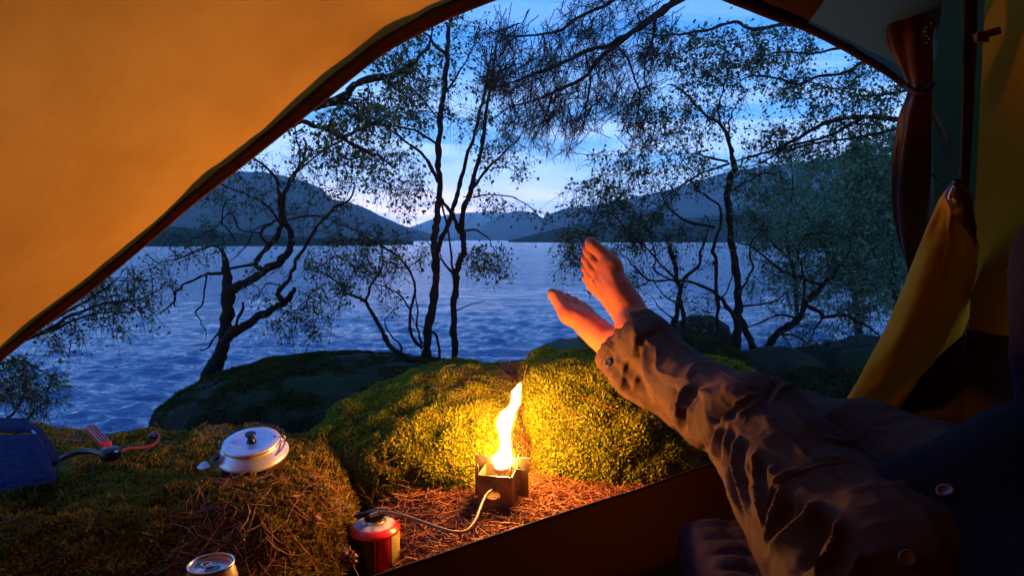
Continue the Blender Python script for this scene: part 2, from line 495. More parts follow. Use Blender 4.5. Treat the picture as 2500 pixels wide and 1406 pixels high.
# ------------------------------------------------------------------ hills
def hill(name, ridge, d0, d1, d2, col, seed, rough=0.06, colf=None, base=586.0):
    """ridge: rows (px,py) read along the skyline; d0 shore, d1 crest, d2 back, in metres"""
    ridge = np.array(ridge, float)
    n = 260
    px = np.linspace(ridge[0, 0], ridge[-1, 0], n)
    py = np.interp(px, ridge[:, 0], ridge[:, 1])
    K = 46
    v = np.linspace(0, 1.35, K)
    G = np.zeros((K, n, 3))
    top = np.array([P(a, b_, d1) for a, b_ in zip(px, py)])
    H = np.maximum(top[:, 2], 0.0) + 0.5
    dirx = (px - 1250) / F
    for k in range(K):
        vv = v[k]
        d = d0 + (d1 - d0) * vv if vv <= 1 else d1 + (d2 - d1) * (vv - 1) / 0.35
        prof = (math.sin(min(vv, 1) * math.pi / 2) ** 0.9) if vv <= 1 else math.cos((vv - 1) / 0.35 * 1.2)
        G[k, :, 0] = dirx * d; G[k, :, 1] = d
        G[k, :, 2] = H * prof - 0.6
    sc = H.max()
    nz_ = fbm(G / sc * 1.6, 5, seed)
    edge = np.clip(v[:, None] * 4, 0, 1)
    G[..., 2] += nz_ * rough * H[None] * edge * np.clip(1.2 - v[:, None] * 0.6, 0.3, 1)
    G[..., 2] += fbm(G / sc * 18, 2, seed + 9) * 0.014 * sc * edge
    b = MB(); b.add(*sheet(G))
    m = mat(name + '_cover', col, 1.0, spec=0.0, var=colf, vscale=6.0 / sc)
    o = b.build(name, m)
    tag(o, kind='structure')
    return o
wood = (0.018, 0.034, 0.022); wood2 = (0.035, 0.045, 0.028); moor = (0.07, 0.08, 0.07)
hill('hills', [(150, 500), (350, 455), (480, 436), (560, 430), (640, 429), (700, 438), (750, 452), (790, 466), (812, 492), (850, 497), (885, 508),
     (930, 530), (985, 553), (1020, 562), (1060, 574), (1110, 587)], 900, 1500, 2300, moor, 1, 0.05, wood2)
hill('hills', [(960, 585), (1000, 556), (1050, 538), (1090, 526), (1140, 520), (1200, 522), (1260, 530), (1310, 545), (1360, 560), (1420, 585)], 3600, 4600, 5600, moor, 2, 0.04, wood2)
hill('hills', [(1050, 560), (1150, 527), (1185, 515), (1235, 519), (1300, 535), (1400, 560)], 5600, 6400, 7400, moor, 8, 0.04, wood2)
hill('hills', [(1090, 588), (1140, 568), (1180, 550), (1210, 533), (1245, 519), (1275, 515), (1305, 521), (1330, 537), (1350, 545), (1400, 566), (1450, 588)], 2300, 2900, 3600, wood2, 3, 0.05, wood)
hill('hills', [(1290, 588), (1330, 530), (1380, 513), (1450, 506), (1520, 492), (1600, 478), (1680, 455), (1750, 434), (1850, 416), (1950, 405), (2100, 392), (2300, 385), (2600, 380)],
     1500, 2500, 3600, moor, 4, 0.05, wood2)
hill('wooded_shore', [(60, 540), (200, 545), (330, 552), (420, 556), (520, 566), (640, 574), (760, 580), (860, 584), (960, 587), (1010, 588)], 150, 420, 700, wood, 5, 0.15, wood2)
hill('wooded_shore', [(1240, 588), (1300, 574), (1360, 560), (1450, 548), (1560, 543), (1700, 536), (1850, 524), (2000, 512), (2200, 500), (2600, 490)], 420, 900, 1400, wood, 6, 0.12, wood2)

# ------------------------------------------------------------------ ground
def gz(x, y):
    """height of the bank at x, y"""
    x = np.asarray(x, float); y = np.asarray(y, float)
    z = 0.950 + 0 * x
    z = z - 0.10 * np.exp(-(((x + 0.27) / 0.13) ** 2 + ((y - 1.2) / 0.16) ** 2))      # the hollow with the gas canister
    z = z - 0.06 * np.clip((0.95 - y) / 0.4, 0, 1)
    z = z - 0.16 * np.exp(-(((x + 0.40) / 0.10) ** 2 + ((y - 1.47) / 0.16) ** 2))
    d = y + 0.16 * np.sin(x * 1.7 + 1.0) - np.where(x > 0.6, (x - 0.6) * 0.25, 0) + 0.75 * np.clip((-0.30 - x) / 0.35, 0, 1) * np.clip((y - 1.3) / 0.4, 0, 1)
    z = z - 1.35 * np.clip((d - 2.2) / 2.4, 0, 1) ** 1.1
    z = z + 0.009 * fbm(np.stack([x * 4, y * 4, 0 * x], -1), 4, 5)
    return z
def inside_tent(x, y):
    return (np.asarray(x) + 0.164) * 0.57 - (np.asarray(y) - 0.83) * 0.82
def make_ground():
    def axis(lo, hi, fine0, fine1, step):
        a = list(np.arange(fine0, fine1 + 1e-6, step))
        s = step; q = fine1
        while q < hi: s *= 1.25; q += s; a.append(min(q, hi))
        s = step; q = fine0; b = []
        while q > lo: s *= 1.25; q -= s; b.append(max(q, lo))
        return np.array(b[::-1] + a)
    xs = axis(-60, 60, -1.6, 2.6, 0.014); ys = axis(-60, 5.6, 0.5, 4.2, 0.014)
    X, Y = np.meshgrid(xs, ys, indexing='ij')
    Z = gz(X, Y) - 0.06 * np.clip((inside_tent(X, Y) + 0.005) * 40, 0, 1) * (X > -0.45) + 0.006 * fbm(np.stack([X * 30, Y * 30, 0 * X], -1), 3, 15)
    b = MB(); v, q = sheet(np.stack([X, Y, Z], -1)); b.add(v, q[:, ::-1])
    o = b.build('ground', M['soil']); tag(o, kind='structure')
    # bed of the lake, so that the shallows have a bottom
    b = MB(); b.add([(-9000, 5.5, -0.75), (9000, 5.5, -0.75), (9000, 9000, -3), (-9000, 9000, -3)], [[0, 1, 2, 3]])
    tag(b.build('lake_bed', M['rock_dark']), kind='structure')
make_ground()

# ------------------------------------------------------------------ haze
def make_haze():
    b = MB(); b.add(*box((0, 3900, 440), (4200, 3990, 450)))
    m = bpy.data.materials.new('evening_haze'); m.use_nodes = True
    t = m.node_tree; t.nodes.clear()
    pv = t.nodes.new('ShaderNodeVolumePrincipled')
    pv.inputs['Color'].default_value = (0.62, 0.86, 1.0, 1)
    pv.inputs['Density'].default_value = HAZE
    pv.inputs['Anisotropy'].default_value = 0.75
    o = t.nodes.new('ShaderNodeOutputMaterial')
    t.links.new(pv.outputs[0], o.inputs['Volume'])
    h = b.build('haze', m, smooth=False)
    tag(h, kind='stuff')
if HAZE > 0: make_haze()

# ------------------------------------------------------------------ rocks with moss
def moss_on(V, Q, parent, n, seed, length=0.011, name='moss', dens=None, zmin=-0.25, patch=0.0, wid=0.0022, matn='moss'):
    r = np.random.default_rng(seed)
    N = vnormals(V, Q)
    c = V[Q].mean(1)
    fn = np.cross(V[Q[:, 2]] - V[Q[:, 0]], V[Q[:, 3]] - V[Q[:, 1]]); ar = np.linalg.norm(fn, axis=1) / 2
    fn = fn / (np.linalg.norm(fn, axis=1)[:, None] + 1e-12)
    toc = np.array([0, 0, CZ]) - c; dist = np.linalg.norm(toc, axis=1); toc /= dist[:, None]
    vis = (fn * toc).sum(1)
    w = ar * (fn[:, 2] > zmin) * (vis > -0.35)
    w = w * np.clip((fbm(c * 7, 3, seed) + 0.55 - patch) * 3, 0.02, 1)
    if dens is not None: w = w * dens(c)
    w /= w.sum()
    f = r.choice(len(Q), n, p=w)
    u = r.random((n, 2)); q = Q[f]
    p = (V[q[:, 0]] * ((1 - u[:, :1]) * (1 - u[:, 1:])) + V[q[:, 1]] * (u[:, :1] * (1 - u[:, 1:])) + V[q[:, 2]] * (u[:, :1] * u[:, 1:]) + V[q[:, 3]] * ((1 - u[:, :1]) * u[:, 1:]))
    nn = fn[f]
    # strands bunch into small cushions
    cl = vnoise(p * 120, seed + 3); cl2 = vnoise(p * 45, seed + 4)
    ln = length * (0.55 + 0.5 * r.random(n) + 0.35 * cl + 0.45 * cl2)
    tilt = r.normal(0, 0.75, (n, 3))
    d = nn + tilt * 0.75 + np.array([0, 0, 0.15]); d /= np.linalg.norm(d, axis=1)[:, None]
    side = np.cross(d, r.normal(0, 1, (n, 3))); side /= np.linalg.norm(side, axis=1)[:, None] + 1e-9
    wd = wid * r.uniform(0.6, 1.3, n)[:, None]
    mid = p + d * ln[:, None] * 0.55 + side * 0
    bend = np.cross(side, d)
    tip = p + d * ln[:, None] + bend * ln[:, None] * r.uniform(-0.45, 0.45, n)[:, None]
    Vt = np.stack([p - d * 0.003 - side * wd * 0.4, p - d * 0.003 + side * wd * 0.4, mid + side * wd, mid - side * wd, tip + side * wd * 0.25, tip - side * wd * 0.25], 1).reshape(-1, 3)
    b0 = np.arange(n)[:, None] * 6
    Qt = np.concatenate([b0 + np.array([[0, 1, 2, 3]]), b0 + np.array([[3, 2, 4, 5]])])
    tone = np.clip(0.45 + 0.35 * vnoise(p * 22, seed + 7) + r.normal(0, 0.2, n), 0, 1)
    b = MB(); b.add(Vt, Qt, np.repeat(tone, 6))
    o = b.build(name, M[matn], parent, smooth=False)
    tag(o, kind='stuff')
    return o

def rock(name, label, fn, lo, hi, h=0.012, amp=0.02, freq=7, seed=1, m='moss_base', cat='rock', group=None):
    p, l0, hh = grid(lo, hi, h)
    d = fn(p)
    near = np.abs(d) < (amp * 3 + h * 3)
    pn = p[near]
    d[near] += amp * fbm(pn * freq, 4, seed) + amp * 0.35 * vnoise(pn * freq * 5, seed + 20)
    V, Q = nets(d, l0, hh)
    c = np.array([(lo[0] + hi[0]) / 2, (lo[1] + hi[1]) / 2, lo[2]])
    t = thing(name, label, cat, c, group)
    b = MB(); b.add(V, Q)
    b.build('stone', M[m], t)
    return t, V, Q

ROCKS = {}
def mid_rock(p):
    d = ell(p, (-0.16, 1.86, 0.955), (0.30, 0.42, 0.175))
    d = smin(d, ell(p, (-0.35, 1.77, 0.91), (0.20, 0.26, 0.145)), 0.10)
    d = smin(d, ell(p, (-0.15, 1.58, 0.90), (0.155, 0.15, 0.12)), 0.10)
    d = smin(d, ell(p, (0.01, 2.02, 0.95), (0.20, 0.34, 0.135)), 0.08)
    return d
t, V, Q = rock('mossy_rock', 'long low rock behind the burning stove, olive moss and red needles on its sloping face', mid_rock, (-0.70, 1.28, 0.68), (0.36, 2.42, 1.25), seed=11, freq=5.5, amp=0.036)
ROCKS['mid'] = (t, V, Q)
moss_on(V, Q, t, 110000, 21, 0.0098, patch=-0.05, dens=lambda c: np.clip(1.05 - (c[:, 0] + 0.09) * 9, 0.04, 1) * np.clip(1.3 - (c[:, 2] - 1.06) * 12, 0.15, 1))
def right_rock(p):
    d = ell(p, (0.275, 1.80, 0.935), (0.25, 0.36, 0.255))
    d = smin(d, rbox(p, (0.20, 1.80, 0.96), (0.168, 0.25, 0.218), 0.10), 0.05)
    d = smin(d, ell(p, (0.53, 1.88, 0.90), (0.27, 0.33, 0.27)), 0.08)
    d = smin(d, ell(p, (0.16, 1.60, 0.92), (0.12, 0.14, 0.10)), 0.08)
    return d
t, V, Q = rock('mossy_rock', 'steep rock right of the flame, covered in bright yellow green moss below the bare feet', right_rock, (-0.05, 1.34, 0.64), (0.90, 2.26, 1.26), seed=12, freq=5.5, amp=0.036)
ROCKS['right'] = (t, V, Q)
moss_on(V, Q, t, 125000, 22, 0.0102, patch=-0.30)
def left_rock(p):
    d = rbox(p, (-0.96, 1.36, 0.80), (0.62, 0.46, 0.205), 0.13)
    d = smin(d, ell(p, (-0.525, 1.20, 0.93), (0.20, 0.17, 0.10), 0.3), 0.08)
    d = smin(d, ell(p, (-0.80, 1.05, 0.88), (0.35, 0.2, 0.11)), 0.08)
    return d
t, V, Q = rock('mossy_rock', 'flat topped mossy rock in the left foreground carrying the kettle', left_rock, (-1.62, 0.74, 0.55), (-0.2, 1.92, 1.16), seed=13, freq=5.5, amp=0.036)
ROCKS['left'] = (t, V, Q)
moss_on(V, Q, t, 120000, 23, 0.012, patch=0.0, matn='moss_brown', dens=lambda c: 1 - 0.985 * np.exp(-(((c[:, 0] + .523) / .062) ** 2 + ((c[:, 1] - 1.31) / .062) ** 2) ** 3))
def back_rock(p):
    d = ell(p, (-0.93, 2.62, 0.80), (0.46, 0.46, 0.17))
    d = smin(d, ell(p, (-0.62, 2.78, 0.84), (0.62, 0.52, 0.165)), 0.1)
    d = smin(d, ell(p, (-0.96, 2.45, 0.66), (0.30, 0.36, 0.20)), 0.12)
    d = smin(d, ell(p, (-0.60, 2.80, 0.30), (0.64, 0.58, 0.50)), 0.12)
    return d
t, V, Q = rock('shore_rock', 'long dark rock at the water edge under the gnarled leaning tree', back_rock, (-1.95, 1.95, -0.1), (0.2, 3.5, 1.12), h=0.018, seed=14, amp=0.03, freq=4, m='rock_dark')
ROCKS['back'] = (t, V, Q)
moss_on(V, Q, t, 52000, 24, 0.010, patch=0.30, matn='moss_shaded', dens=lambda c: np.clip((c[:, 2] - 0.74) * 6, 0.02, 1))
def lit_rock(p):
    return smin(ell(p, (0.25, 2.42, 1.0), (0.21, 0.2, 0.14)), ell(p, (0.13, 2.3, 0.93), (0.12, 0.16, 0.12)), 0.06)
t, V, Q = rock('shore_rock', 'small rounded bare rock behind the bright mossy rock, left of the trouser cuffs', lit_rock, (-0.06, 2.05, 0.7), (0.55, 2.7, 1.22), seed=15, amp=0.02, m='rock')
ROCKS['lit'] = (t, V, Q)
moss_on(V, Q, t, 9000, 25, 0.008, patch=0.3)
# boulders along the bank to the right of the legs
for k, (px, py, tt, r3, lab, mk) in enumerate([
    (1712, 835, 3.3, (0.16, 0.16, 0.13), 'dark round boulder in the water behind the raised trouser leg', 'rock_dark'),
    (1690, 905, 2.45, (0.21, 0.24, 0.13), 'green topped hump of rock just above the shin of the near leg', 'rock_dark'),
    (1905, 905, 3.0, (0.26, 0.2, 0.10), 'dark flat rock at the foot of the twin stemmed right tree', 'rock_dark'),
    (2010, 905, 3.1, (0.22, 0.2, 0.12), 'low dark boulder between the leaning tree and the yellow door flap', 'rock_dark'),
    (2120, 895, 3.5, (0.30, 0.25, 0.17), 'larger black boulder at the water beside the yellow door flap', 'rock_dark'),
    (2060, 1010, 2.15, (0.30, 0.26, 0.13), 'mossy green bank stone beside the lower end of the yellow door flap', 'rock_dark'),
    (1830, 985, 2.3, (0.34, 0.26, 0.10), 'pale weathered rock ledge behind the knee', 'rock'),
    (2230, 930, 2.9, (0.36, 0.3, 0.2), 'dark rock half hidden behind the yellow door flap', 'rock_dark'),
    (1270, 915, 3.6, (0.34, 0.2, 0.07), 'wet rock just awash between the mossy rocks, behind the flame tip', 'rock_dark')]):
    c = P(px, py, tt); r3 = np.array(r3)
    t, V, Q = rock('boulder', lab, lambda p, c=c, r3=r3: ell(p, c, r3), c - r3 * 1.35, c + r3 * 1.35, h=0.016, amp=0.035, freq=5, seed=40 + k, m=mk)
    if k in (1, 5): moss_on(V, Q, t, 12000, 60 + k, 0.010, patch=0.0, matn='moss_shaded')

# ------------------------------------------------------------------ needles and twigs lying about
def litter(name, pts, nrm, r, lmin, lmax, wd, lift=0.004):
    n = len(pts)
    a = np.cross(nrm, r.normal(0, 1, (n, 3))); a /= np.linalg.norm(a, axis=1)[:, None] + 1e-9
    a = a + nrm * r.normal(0.0, 0.22, n)[:, None]; a /= np.linalg.norm(a, axis=1)[:, None]
    s = np.cross(nrm, a); s /= np.linalg.norm(s, axis=1)[:, None] + 1e-9
    ln = r.uniform(lmin, lmax, n)[:, None]
    w_ = wd * r.uniform(0.5, 1.4, n)[:, None]
    bend = s * ln * r.normal(0, 0.10, n)[:, None]
    pl = pts + nrm * (lift + r.random(n)[:, None] * lift * 2.0)
    K = 4; tt = np.linspace(-0.5, 0.5, K)[None, :, None]
    line = pl[:, None] + a[:, None] * ln[:, None] * tt + bend[:, None] * (1 - 4 * tt ** 2)
    Rd = np.repeat(w_, K, 1) * np.array([0.7, 1, 1, 0.5])[None]
    v, q = tubes(line, Rd, 3)
    tone = np.repeat(np.clip(r.normal(0.5, 0.28, n), 0, 1), K * 3)
    b = MB(); b.add(v, q, tone)
    return b
r_ = np.random.default_rng(31)
n = 21000
x = r_.uniform(-0.55, 1.0, n); y = r_.uniform(0.78, 1.75, n)
keep = (inside_tent(x, y) < 0.004) & (r_.random(n) < np.clip(1.3 - np.abs(x - 0.02) * 1.3, 0.15, 1))
x, y = x[keep], y[keep]
pts = np.stack([x, y, gz(x, y)], -1)
nrm = np.tile([0, 0, 1.0], (len(x), 1)) + r_.normal(0, 0.15, (len(x), 3)); nrm /= np.linalg.norm(nrm, axis=1)[:, None]
b = litter('n', pts, nrm, r_, 0.02, 0.065, 0.0011, 0.006)
tag(b.build('needle_litter', M['litter']), kind='stuff')
# broken leaf bits between the needles
n = 9000
x = r_.uniform(-0.5, 0.9, n); y = r_.uniform(0.85, 1.7, n)
k_ = inside_tent(x, y) < 0.004; x, y = x[k_], y[k_]; n = len(x)
pts = np.stack([x, y, gz(x, y) + r_.uniform(0.002, 0.012, n)], -1)
d1 = r_.normal(0, 1, (n, 3)); d1 /= np.linalg.norm(d1, axis=1)[:, None]
d2 = np.cross(d1, r_.normal(0, 1, (n, 3))); d2 /= np.linalg.norm(d2, axis=1)[:, None]
s1 = r_.uniform(0.003, 0.009, n)[:, None]; s2 = s1 * r_.uniform(0.3, 0.6, n)[:, None]
Vb = np.stack([pts - d1 * s1, pts + d2 * s2, pts + d1 * s1, pts - d2 * s2], 1).reshape(-1, 3)
b = MB(); b.add(Vb, np.arange(n * 4).reshape(-1, 4), np.repeat(r_.random(n), 4))
tag(b.build('leaf_litter', M['litter'], smooth=False), kind='stuff')
for key, num, sd, filt in (('left', 620, 1, None), ('mid', 1500, 2, None), ('right', 230, 3, None)):
    t, V, Q = ROCKS[key]
    rr = np.random.default_rng(70 + sd)
    fn = np.cross(V[Q[:, 2]] - V[Q[:, 0]], V[Q[:, 3]] - V[Q[:, 1]]); fn /= np.linalg.norm(fn, axis=1)[:, None] + 1e-12
    c = V[Q].mean(1)
    w = (fn[:, 2] > 0.05) * np.clip(fbm(c * 6, 2, sd) + 0.25, 0.02, 1) ** 2
    if key == 'mid': w = w + (fn[:, 2] > -.1) * 3 * np.clip((c[:, 0] + 0.07) * 10, 0, 1) * (c[:, 1] < 2.1)
    if key == 'left': w = w * (1 + 5 * np.exp(-((c[:, 0] + 0.46) / 0.10) ** 2))
    w = w / w.sum()
    f = rr.choice(len(Q), num, p=w)
    b = litter('n', c[f] + fn[f] * 0.007, fn[f], rr, 0.02, 0.08, 0.0008, 0.003)
    o = b.build('fallen_needles', M['litter'], t); tag(o, kind='stuff')

# ------------------------------------------------------------------ trees
def limb3(pts, t, jit=0.004, seed=0, S=8, n=6, wob=0.0, tz=None):
    """pts rows (px,py,r_px[,t]) -> smooth 3-D line and radii"""
    rows = []
    for q in pts:
        tq = q[3] if len(q) > 3 else t
        p = P(q[0], q[1], tq); rows.append([*p, q[2] * tq / F])
    L_ = smooth_line(rows, n)
    if wob:
        L_[:, :3] += wob * np.stack([vnoise(np.stack([np.arange(len(L_)) * 0.45, np.full(len(L_), k * 7.7 + seed), np.zeros(len(L_))], -1), seed) for k in range(3)], -1) * np.clip(np.arange(len(L_)) / 3, 0, 1)[:, None]
    return L_

class Tree:
    def __init__(s, name, label, cat='tree', group=None, base=None, seed=0, bark='bark', k=1.0):
        s.k = k
        s.r = np.random.default_rng(seed); s.seed = seed
        s.trunk = MB(); s.leaf = MB(); s.nodes = []; s.nr = []
        s.name, s.label, s.cat, s.group, s.base, s.bark = name, label, cat, group, base, bark
        s.tw = {}
    def limb(s, pts, t, S=8, wob=0.006):
        l = limb3(pts, t, seed=s.seed, wob=wob); l[:, 3] *= s.k
        rad = l[:, 3] * (1 + 0.10 * s.r.normal(0, 1, len(l)))
        rad = np.maximum(rad, 0.0009)
        v, q = tubes(l[:, :3], rad[None], S)
        v = v + 0.0015 * s.r.normal(0, 1, v.shape) * (np.repeat(rad, S)[:, None] > 0.01)
        s.trunk.add(v, q)
        s.nodes.append(l[:, :3]); s.nr.append(rad)
        if s.base is None: s.base = l[0, :3]
        return s
    def grow(s, blobs, leafn=9, leafsz=0.0174, drop=0.25, spread=0.09, r0=0.0035, leafm=1.0):
        """blobs rows (px,py,rx,ry,t,dt,n): twigs reach out to points in each"""
        r = s.r
        tg = []
        for px, py, rx_, ry_, t, dt, n in blobs:
            k = 0
            while k < n:
                a, b_ = r.uniform(-1, 1, 2)
                if a * a + b_ * b_ > 1: continue
                tg.append(P(px + a * rx_, py + b_ * ry_, t + r.uniform(-dt, dt))); k += 1
        tg = np.array(tg)
        nd = np.concatenate(s.nodes); nr = np.concatenate(s.nr)
        d0 = np.array([np.min(np.linalg.norm(nd - q, axis=1)) for q in tg])
        K = 7
        lines = []; rads = []
        extra = [nd]; er = [nr]
        cur = nd; curr = nr
        for i in np.argsort(d0):
            q = tg[i]
            dd = np.linalg.norm(cur - q, axis=1)
            j = np.argmin(dd + curr * 2)
            a = cur[j]; ln = dd[j]
            if ln < 0.03: continue
            u = np.linspace(0, 1, K)[:, None]
            perp = np.cross(q - a, r.normal(0, 1, 3)); perp /= np.linalg.norm(perp) + 1e-9
            line = a + (q - a) * u + perp * ln * r.normal(0, 0.16) * np.sin(u * math.pi) + np.array([0, 0, -0.10 * ln]) * u * (1 - u)
            line = line + r.normal(0, 0.03 * min(ln, 0.4), (K, 3)) * np.array([0] + [1] * (K - 2) + [0.3])[:, None]
            ra = min(curr[j] * 0.75, r0 * (0.45 + ln * 1.6)); rr_ = np.linspace(ra, 0.0009, K)
            lines.append(line); rads.append(rr_)
            cur = np.concatenate([cur, line[1:]]); curr = np.concatenate([curr, rr_[1:]])
        if not lines: return s
        lines = np.array(lines); rads = np.array(rads)
        v, q = tubes(lines, rads, 4)
        s.trunk.add(v, q)
        # short side shoots
        M_ = len(lines)
        ns = 5
        st = lines[:, r.integers(2, K, ns)].reshape(-1, 3)
        d = r.normal(0, 1, (len(st), 3)) + np.array([0, 0, -drop]); d /= np.linalg.norm(d, axis=1)[:, None]
        ls = r.uniform(0.4, 1.3, len(st))[:, None] * spread
        u = np.linspace(0, 1, 4)[None, :, None]
        sh = st[:, None] + d[:, None] * ls[:, None] * u + np.array([0, 0, -0.25]) * ls[:, None] * u ** 2
        v, q = tubes(sh, np.tile(np.linspace(0.0012, 0.0005, 4), (len(sh), 1)), 3)
        s.trunk.add(v, q)
        if leafn > 0:
            nl = int(len(sh) * leafn / ns)
            k = r.integers(0, len(sh), nl); uu = r.random(nl)
            p = sh[k, 0] + (sh[k, 3] - sh[k, 0]) * uu[:, None] + r.normal(0, 0.012, (nl, 3))
            s.leaves(p, leafsz)
        return s
    def leaves(s, p, sz):
        r = s.r; n = len(p)
        d = r.normal(0, 1, (n, 3)) + np.array([0, 0, -0.7]); d /= np.linalg.norm(d, axis=1)[:, None]
        w = np.cross(d, r.normal(0, 1, (n, 3))); w /= np.linalg.norm(w, axis=1)[:, None] + 1e-9
        up = np.cross(d, w)
        L_ = sz * r.uniform(0.55, 1.25, n)[:, None]; W_ = L_ * r.uniform(0.30, 0.42, n)[:, None]
        o = p
        vs_ = np.stack([o, o + d * L_ * 0.28 + w * W_ * 0.85 + up * L_ * 0.05, o + d * L_ * 0.62 + w * W_ * 0.8 + up * L_ * 0.05, o + d * L_, o + d * L_ * 0.62 - w * W_ * 0.8 + up * L_ * 0.05, o + d * L_ * 0.28 - w * W_ * 0.85 + up * L_ * 0.05], 1)
        b0 = np.arange(n)[:, None] * 6
        q = np.concatenate([b0 + np.array([[0, 1, 2, 3]]), b0 + np.array([[0, 3, 4, 5]])])
        s.leaf.add(vs_.reshape(-1, 3), q, np.repeat(r.random(n), 6))
    def needles(s, p, dr, n_each=26, ln=0.05, wd=0.0007):
        r = s.r; m = len(p)
        k = np.repeat(np.arange(m), n_each); n = len(k)
        d = dr[k] * 0.7 + r.normal(0, 0.62, (n, 3)) + np.array([0, 0, -0.05]); d /= np.linalg.norm(d, axis=1)[:, None]
        o = p[k] + dr[k] * r.uniform(-0.05, 0.02, n)[:, None]
        w = np.cross(d, r.normal(0, 1, (n, 3))); w /= np.linalg.norm(w, axis=1)[:, None] + 1e-9
        L_ = ln * r.uniform(0.6, 1.2, n)[:, None]
        vs_ = np.stack([o - w * wd, o + w * wd, o + d * L_ + w * wd * 0.5, o + d * L_ - w * wd * 0.5], 1)
        s.leaf.add(vs_.reshape(-1, 3), np.arange(n * 4).reshape(-1, 4), np.repeat(r.random(n), 4))
    def build(s, crown='crown', lm='leaf'):
        base = np.array(s.base)
        t = thing(s.name, s.label, s.cat, base, s.group)
        s.trunk.build('trunk', M[s.bark], t)
        if s.leaf.n: s.leaf.build(crown, M[lm], t, smooth=False)
        return t

# the gnarled tree on the left
T = Tree('gnarled_tree', 'gnarled dark tree with a sawn stub and twisting limbs at the water edge, left', seed=101, k=0.74)
T.limb([(500, 960, 36), (518, 915, 28), (538, 860, 22), (552, 800, 20), (557, 750, 20), (556, 700, 19), (552, 655, 12), (546, 618, 5), (545, 605, 3)], 3.05, S=14)
T.limb([(548, 720, 14), (575, 702, 16), (600, 690, 14), (640, 666, 13, 3.0), (688, 636, 12), (708, 606, 10), (712, 575, 10), (698, 545, 9), (690, 505, 8), (696, 468, 7), (714, 432, 6, 3.15), (738, 398, 5), (748, 365, 4), (742, 338, 3)], 3.05, S=10)
T.limb([(644, 664, 9), (628, 640, 8), (655, 600, 8), (680, 572, 8), (687, 540, 8), (684, 500, 7), (680, 460, 6), (667, 425, 5), (642, 402, 4), (610, 382, 3), (580, 360, 2)], 3.0, S=8)
T.limb([(545, 840, 16), (565, 815, 18), (590, 800, 15), (622, 780, 13), (662, 758, 12), (696, 735, 11), (714, 715, 8), (719, 703, 6)], 3.0, S=10)
T.limb([(692, 738, 10), (681, 716, 9), (690, 698, 8), (708, 678, 6), (722, 640, 6), (750, 592, 6), (780, 546, 5), (820, 506, 5), (850, 490, 4), (865, 460, 3), (855, 435, 2), (842, 412, 1.5)], 2.95, S=8)
T.limb([(552, 668, 7), (520, 667, 5), (495, 673, 4), (460, 690, 4), (432, 712, 4), (423, 737, 3.5), (391, 766, 2)], 3.05, S=6)
T.limb([(425, 736, 3), (430, 748, 1.5)], 3.05, S=5)
T.limb([(505, 672, 4), (502, 705, 3), (492, 745, 3), (478, 760, 2.5), (492, 790, 2), (505, 812, 1.6), (500, 835, 1)], 3.05, S=6)
T.limb([(628, 645, 6), (580, 651, 5), (548, 658, 5), (540, 612, 4), (522, 602, 4), (490, 606, 3), (450, 626, 2.5), (412, 636, 2), (382, 640, 2), (358, 620, 1.2)], 3.1, S=6)
T.limb([(683, 545, 4), (655, 502, 4), (605, 478, 3.5), (562, 461, 3), (520, 446, 3), (490, 452, 1.5)], 3.2, S=6)
T.limb([(655, 598, 5), (640, 575, 4), (643, 556, 4), (665, 545, 4), (692, 535, 3)], 2.95, S=6)
T.limb([(692, 540, 3), (755, 526, 3), (800, 534, 2), (840, 520, 1)], 2.9, S=6)
T.limb([(575, 808, 6), (582, 780, 5), (590, 758, 5), (593, 738, 4)], 2.95, S=6)
T.limb([(540, 806, 4), (522, 828, 3.5), (508, 848, 3), (488, 856, 2)], 3.05, S=6)
T.limb([(715, 445, 4), (735, 385, 3), (722, 340, 2.5), (718, 300, 2)], 3.1, S=6)
T.limb([(715, 430, 4), (760, 392, 3), (800, 362, 3), (850, 330, 2)], 3.15, S=6)
T.limb([(575, 590, 3), (560, 560, 3), (540, 545, 2.5), (548, 500, 2), (575, 480, 2)], 3.2, S=5)
T.limb([(640, 570, 3), (590, 560, 2.5), (560, 520, 2), (520, 560, 2), (470, 585, 1.5)], 3.2, S=5)
T.limb([(660, 545, 3), (625, 560, 2), (600, 600, 2), (560, 640, 1.5)], 3.0, S=5)
T.limb([(690, 700, 3), (660, 690, 2.5), (640, 705, 2), (625, 735, 1.5)], 2.9, S=5)
T.grow([(560, 478, 100, 35, 3.2, 0.35, 34), (640, 420, 90, 55, 3.2, 0.35, 30), (760, 400, 90, 70, 3.2, 0.3, 26), (470, 590, 100, 45, 3.2, 0.3, 22),
        (420, 650, 70, 50, 3.1, 0.2, 14), (720, 790, 75, 50, 2.95, 0.2, 30), (640, 700, 60, 60, 2.95, 0.2, 14), (800, 480, 80, 60, 3.0, 0.3, 22), (560, 560, 60, 60, 3.1, 0.2, 10), (700, 540, 100, 60, 3.1, 0.25, 16)], leafn=10, leafsz=0.0151)
T.build()

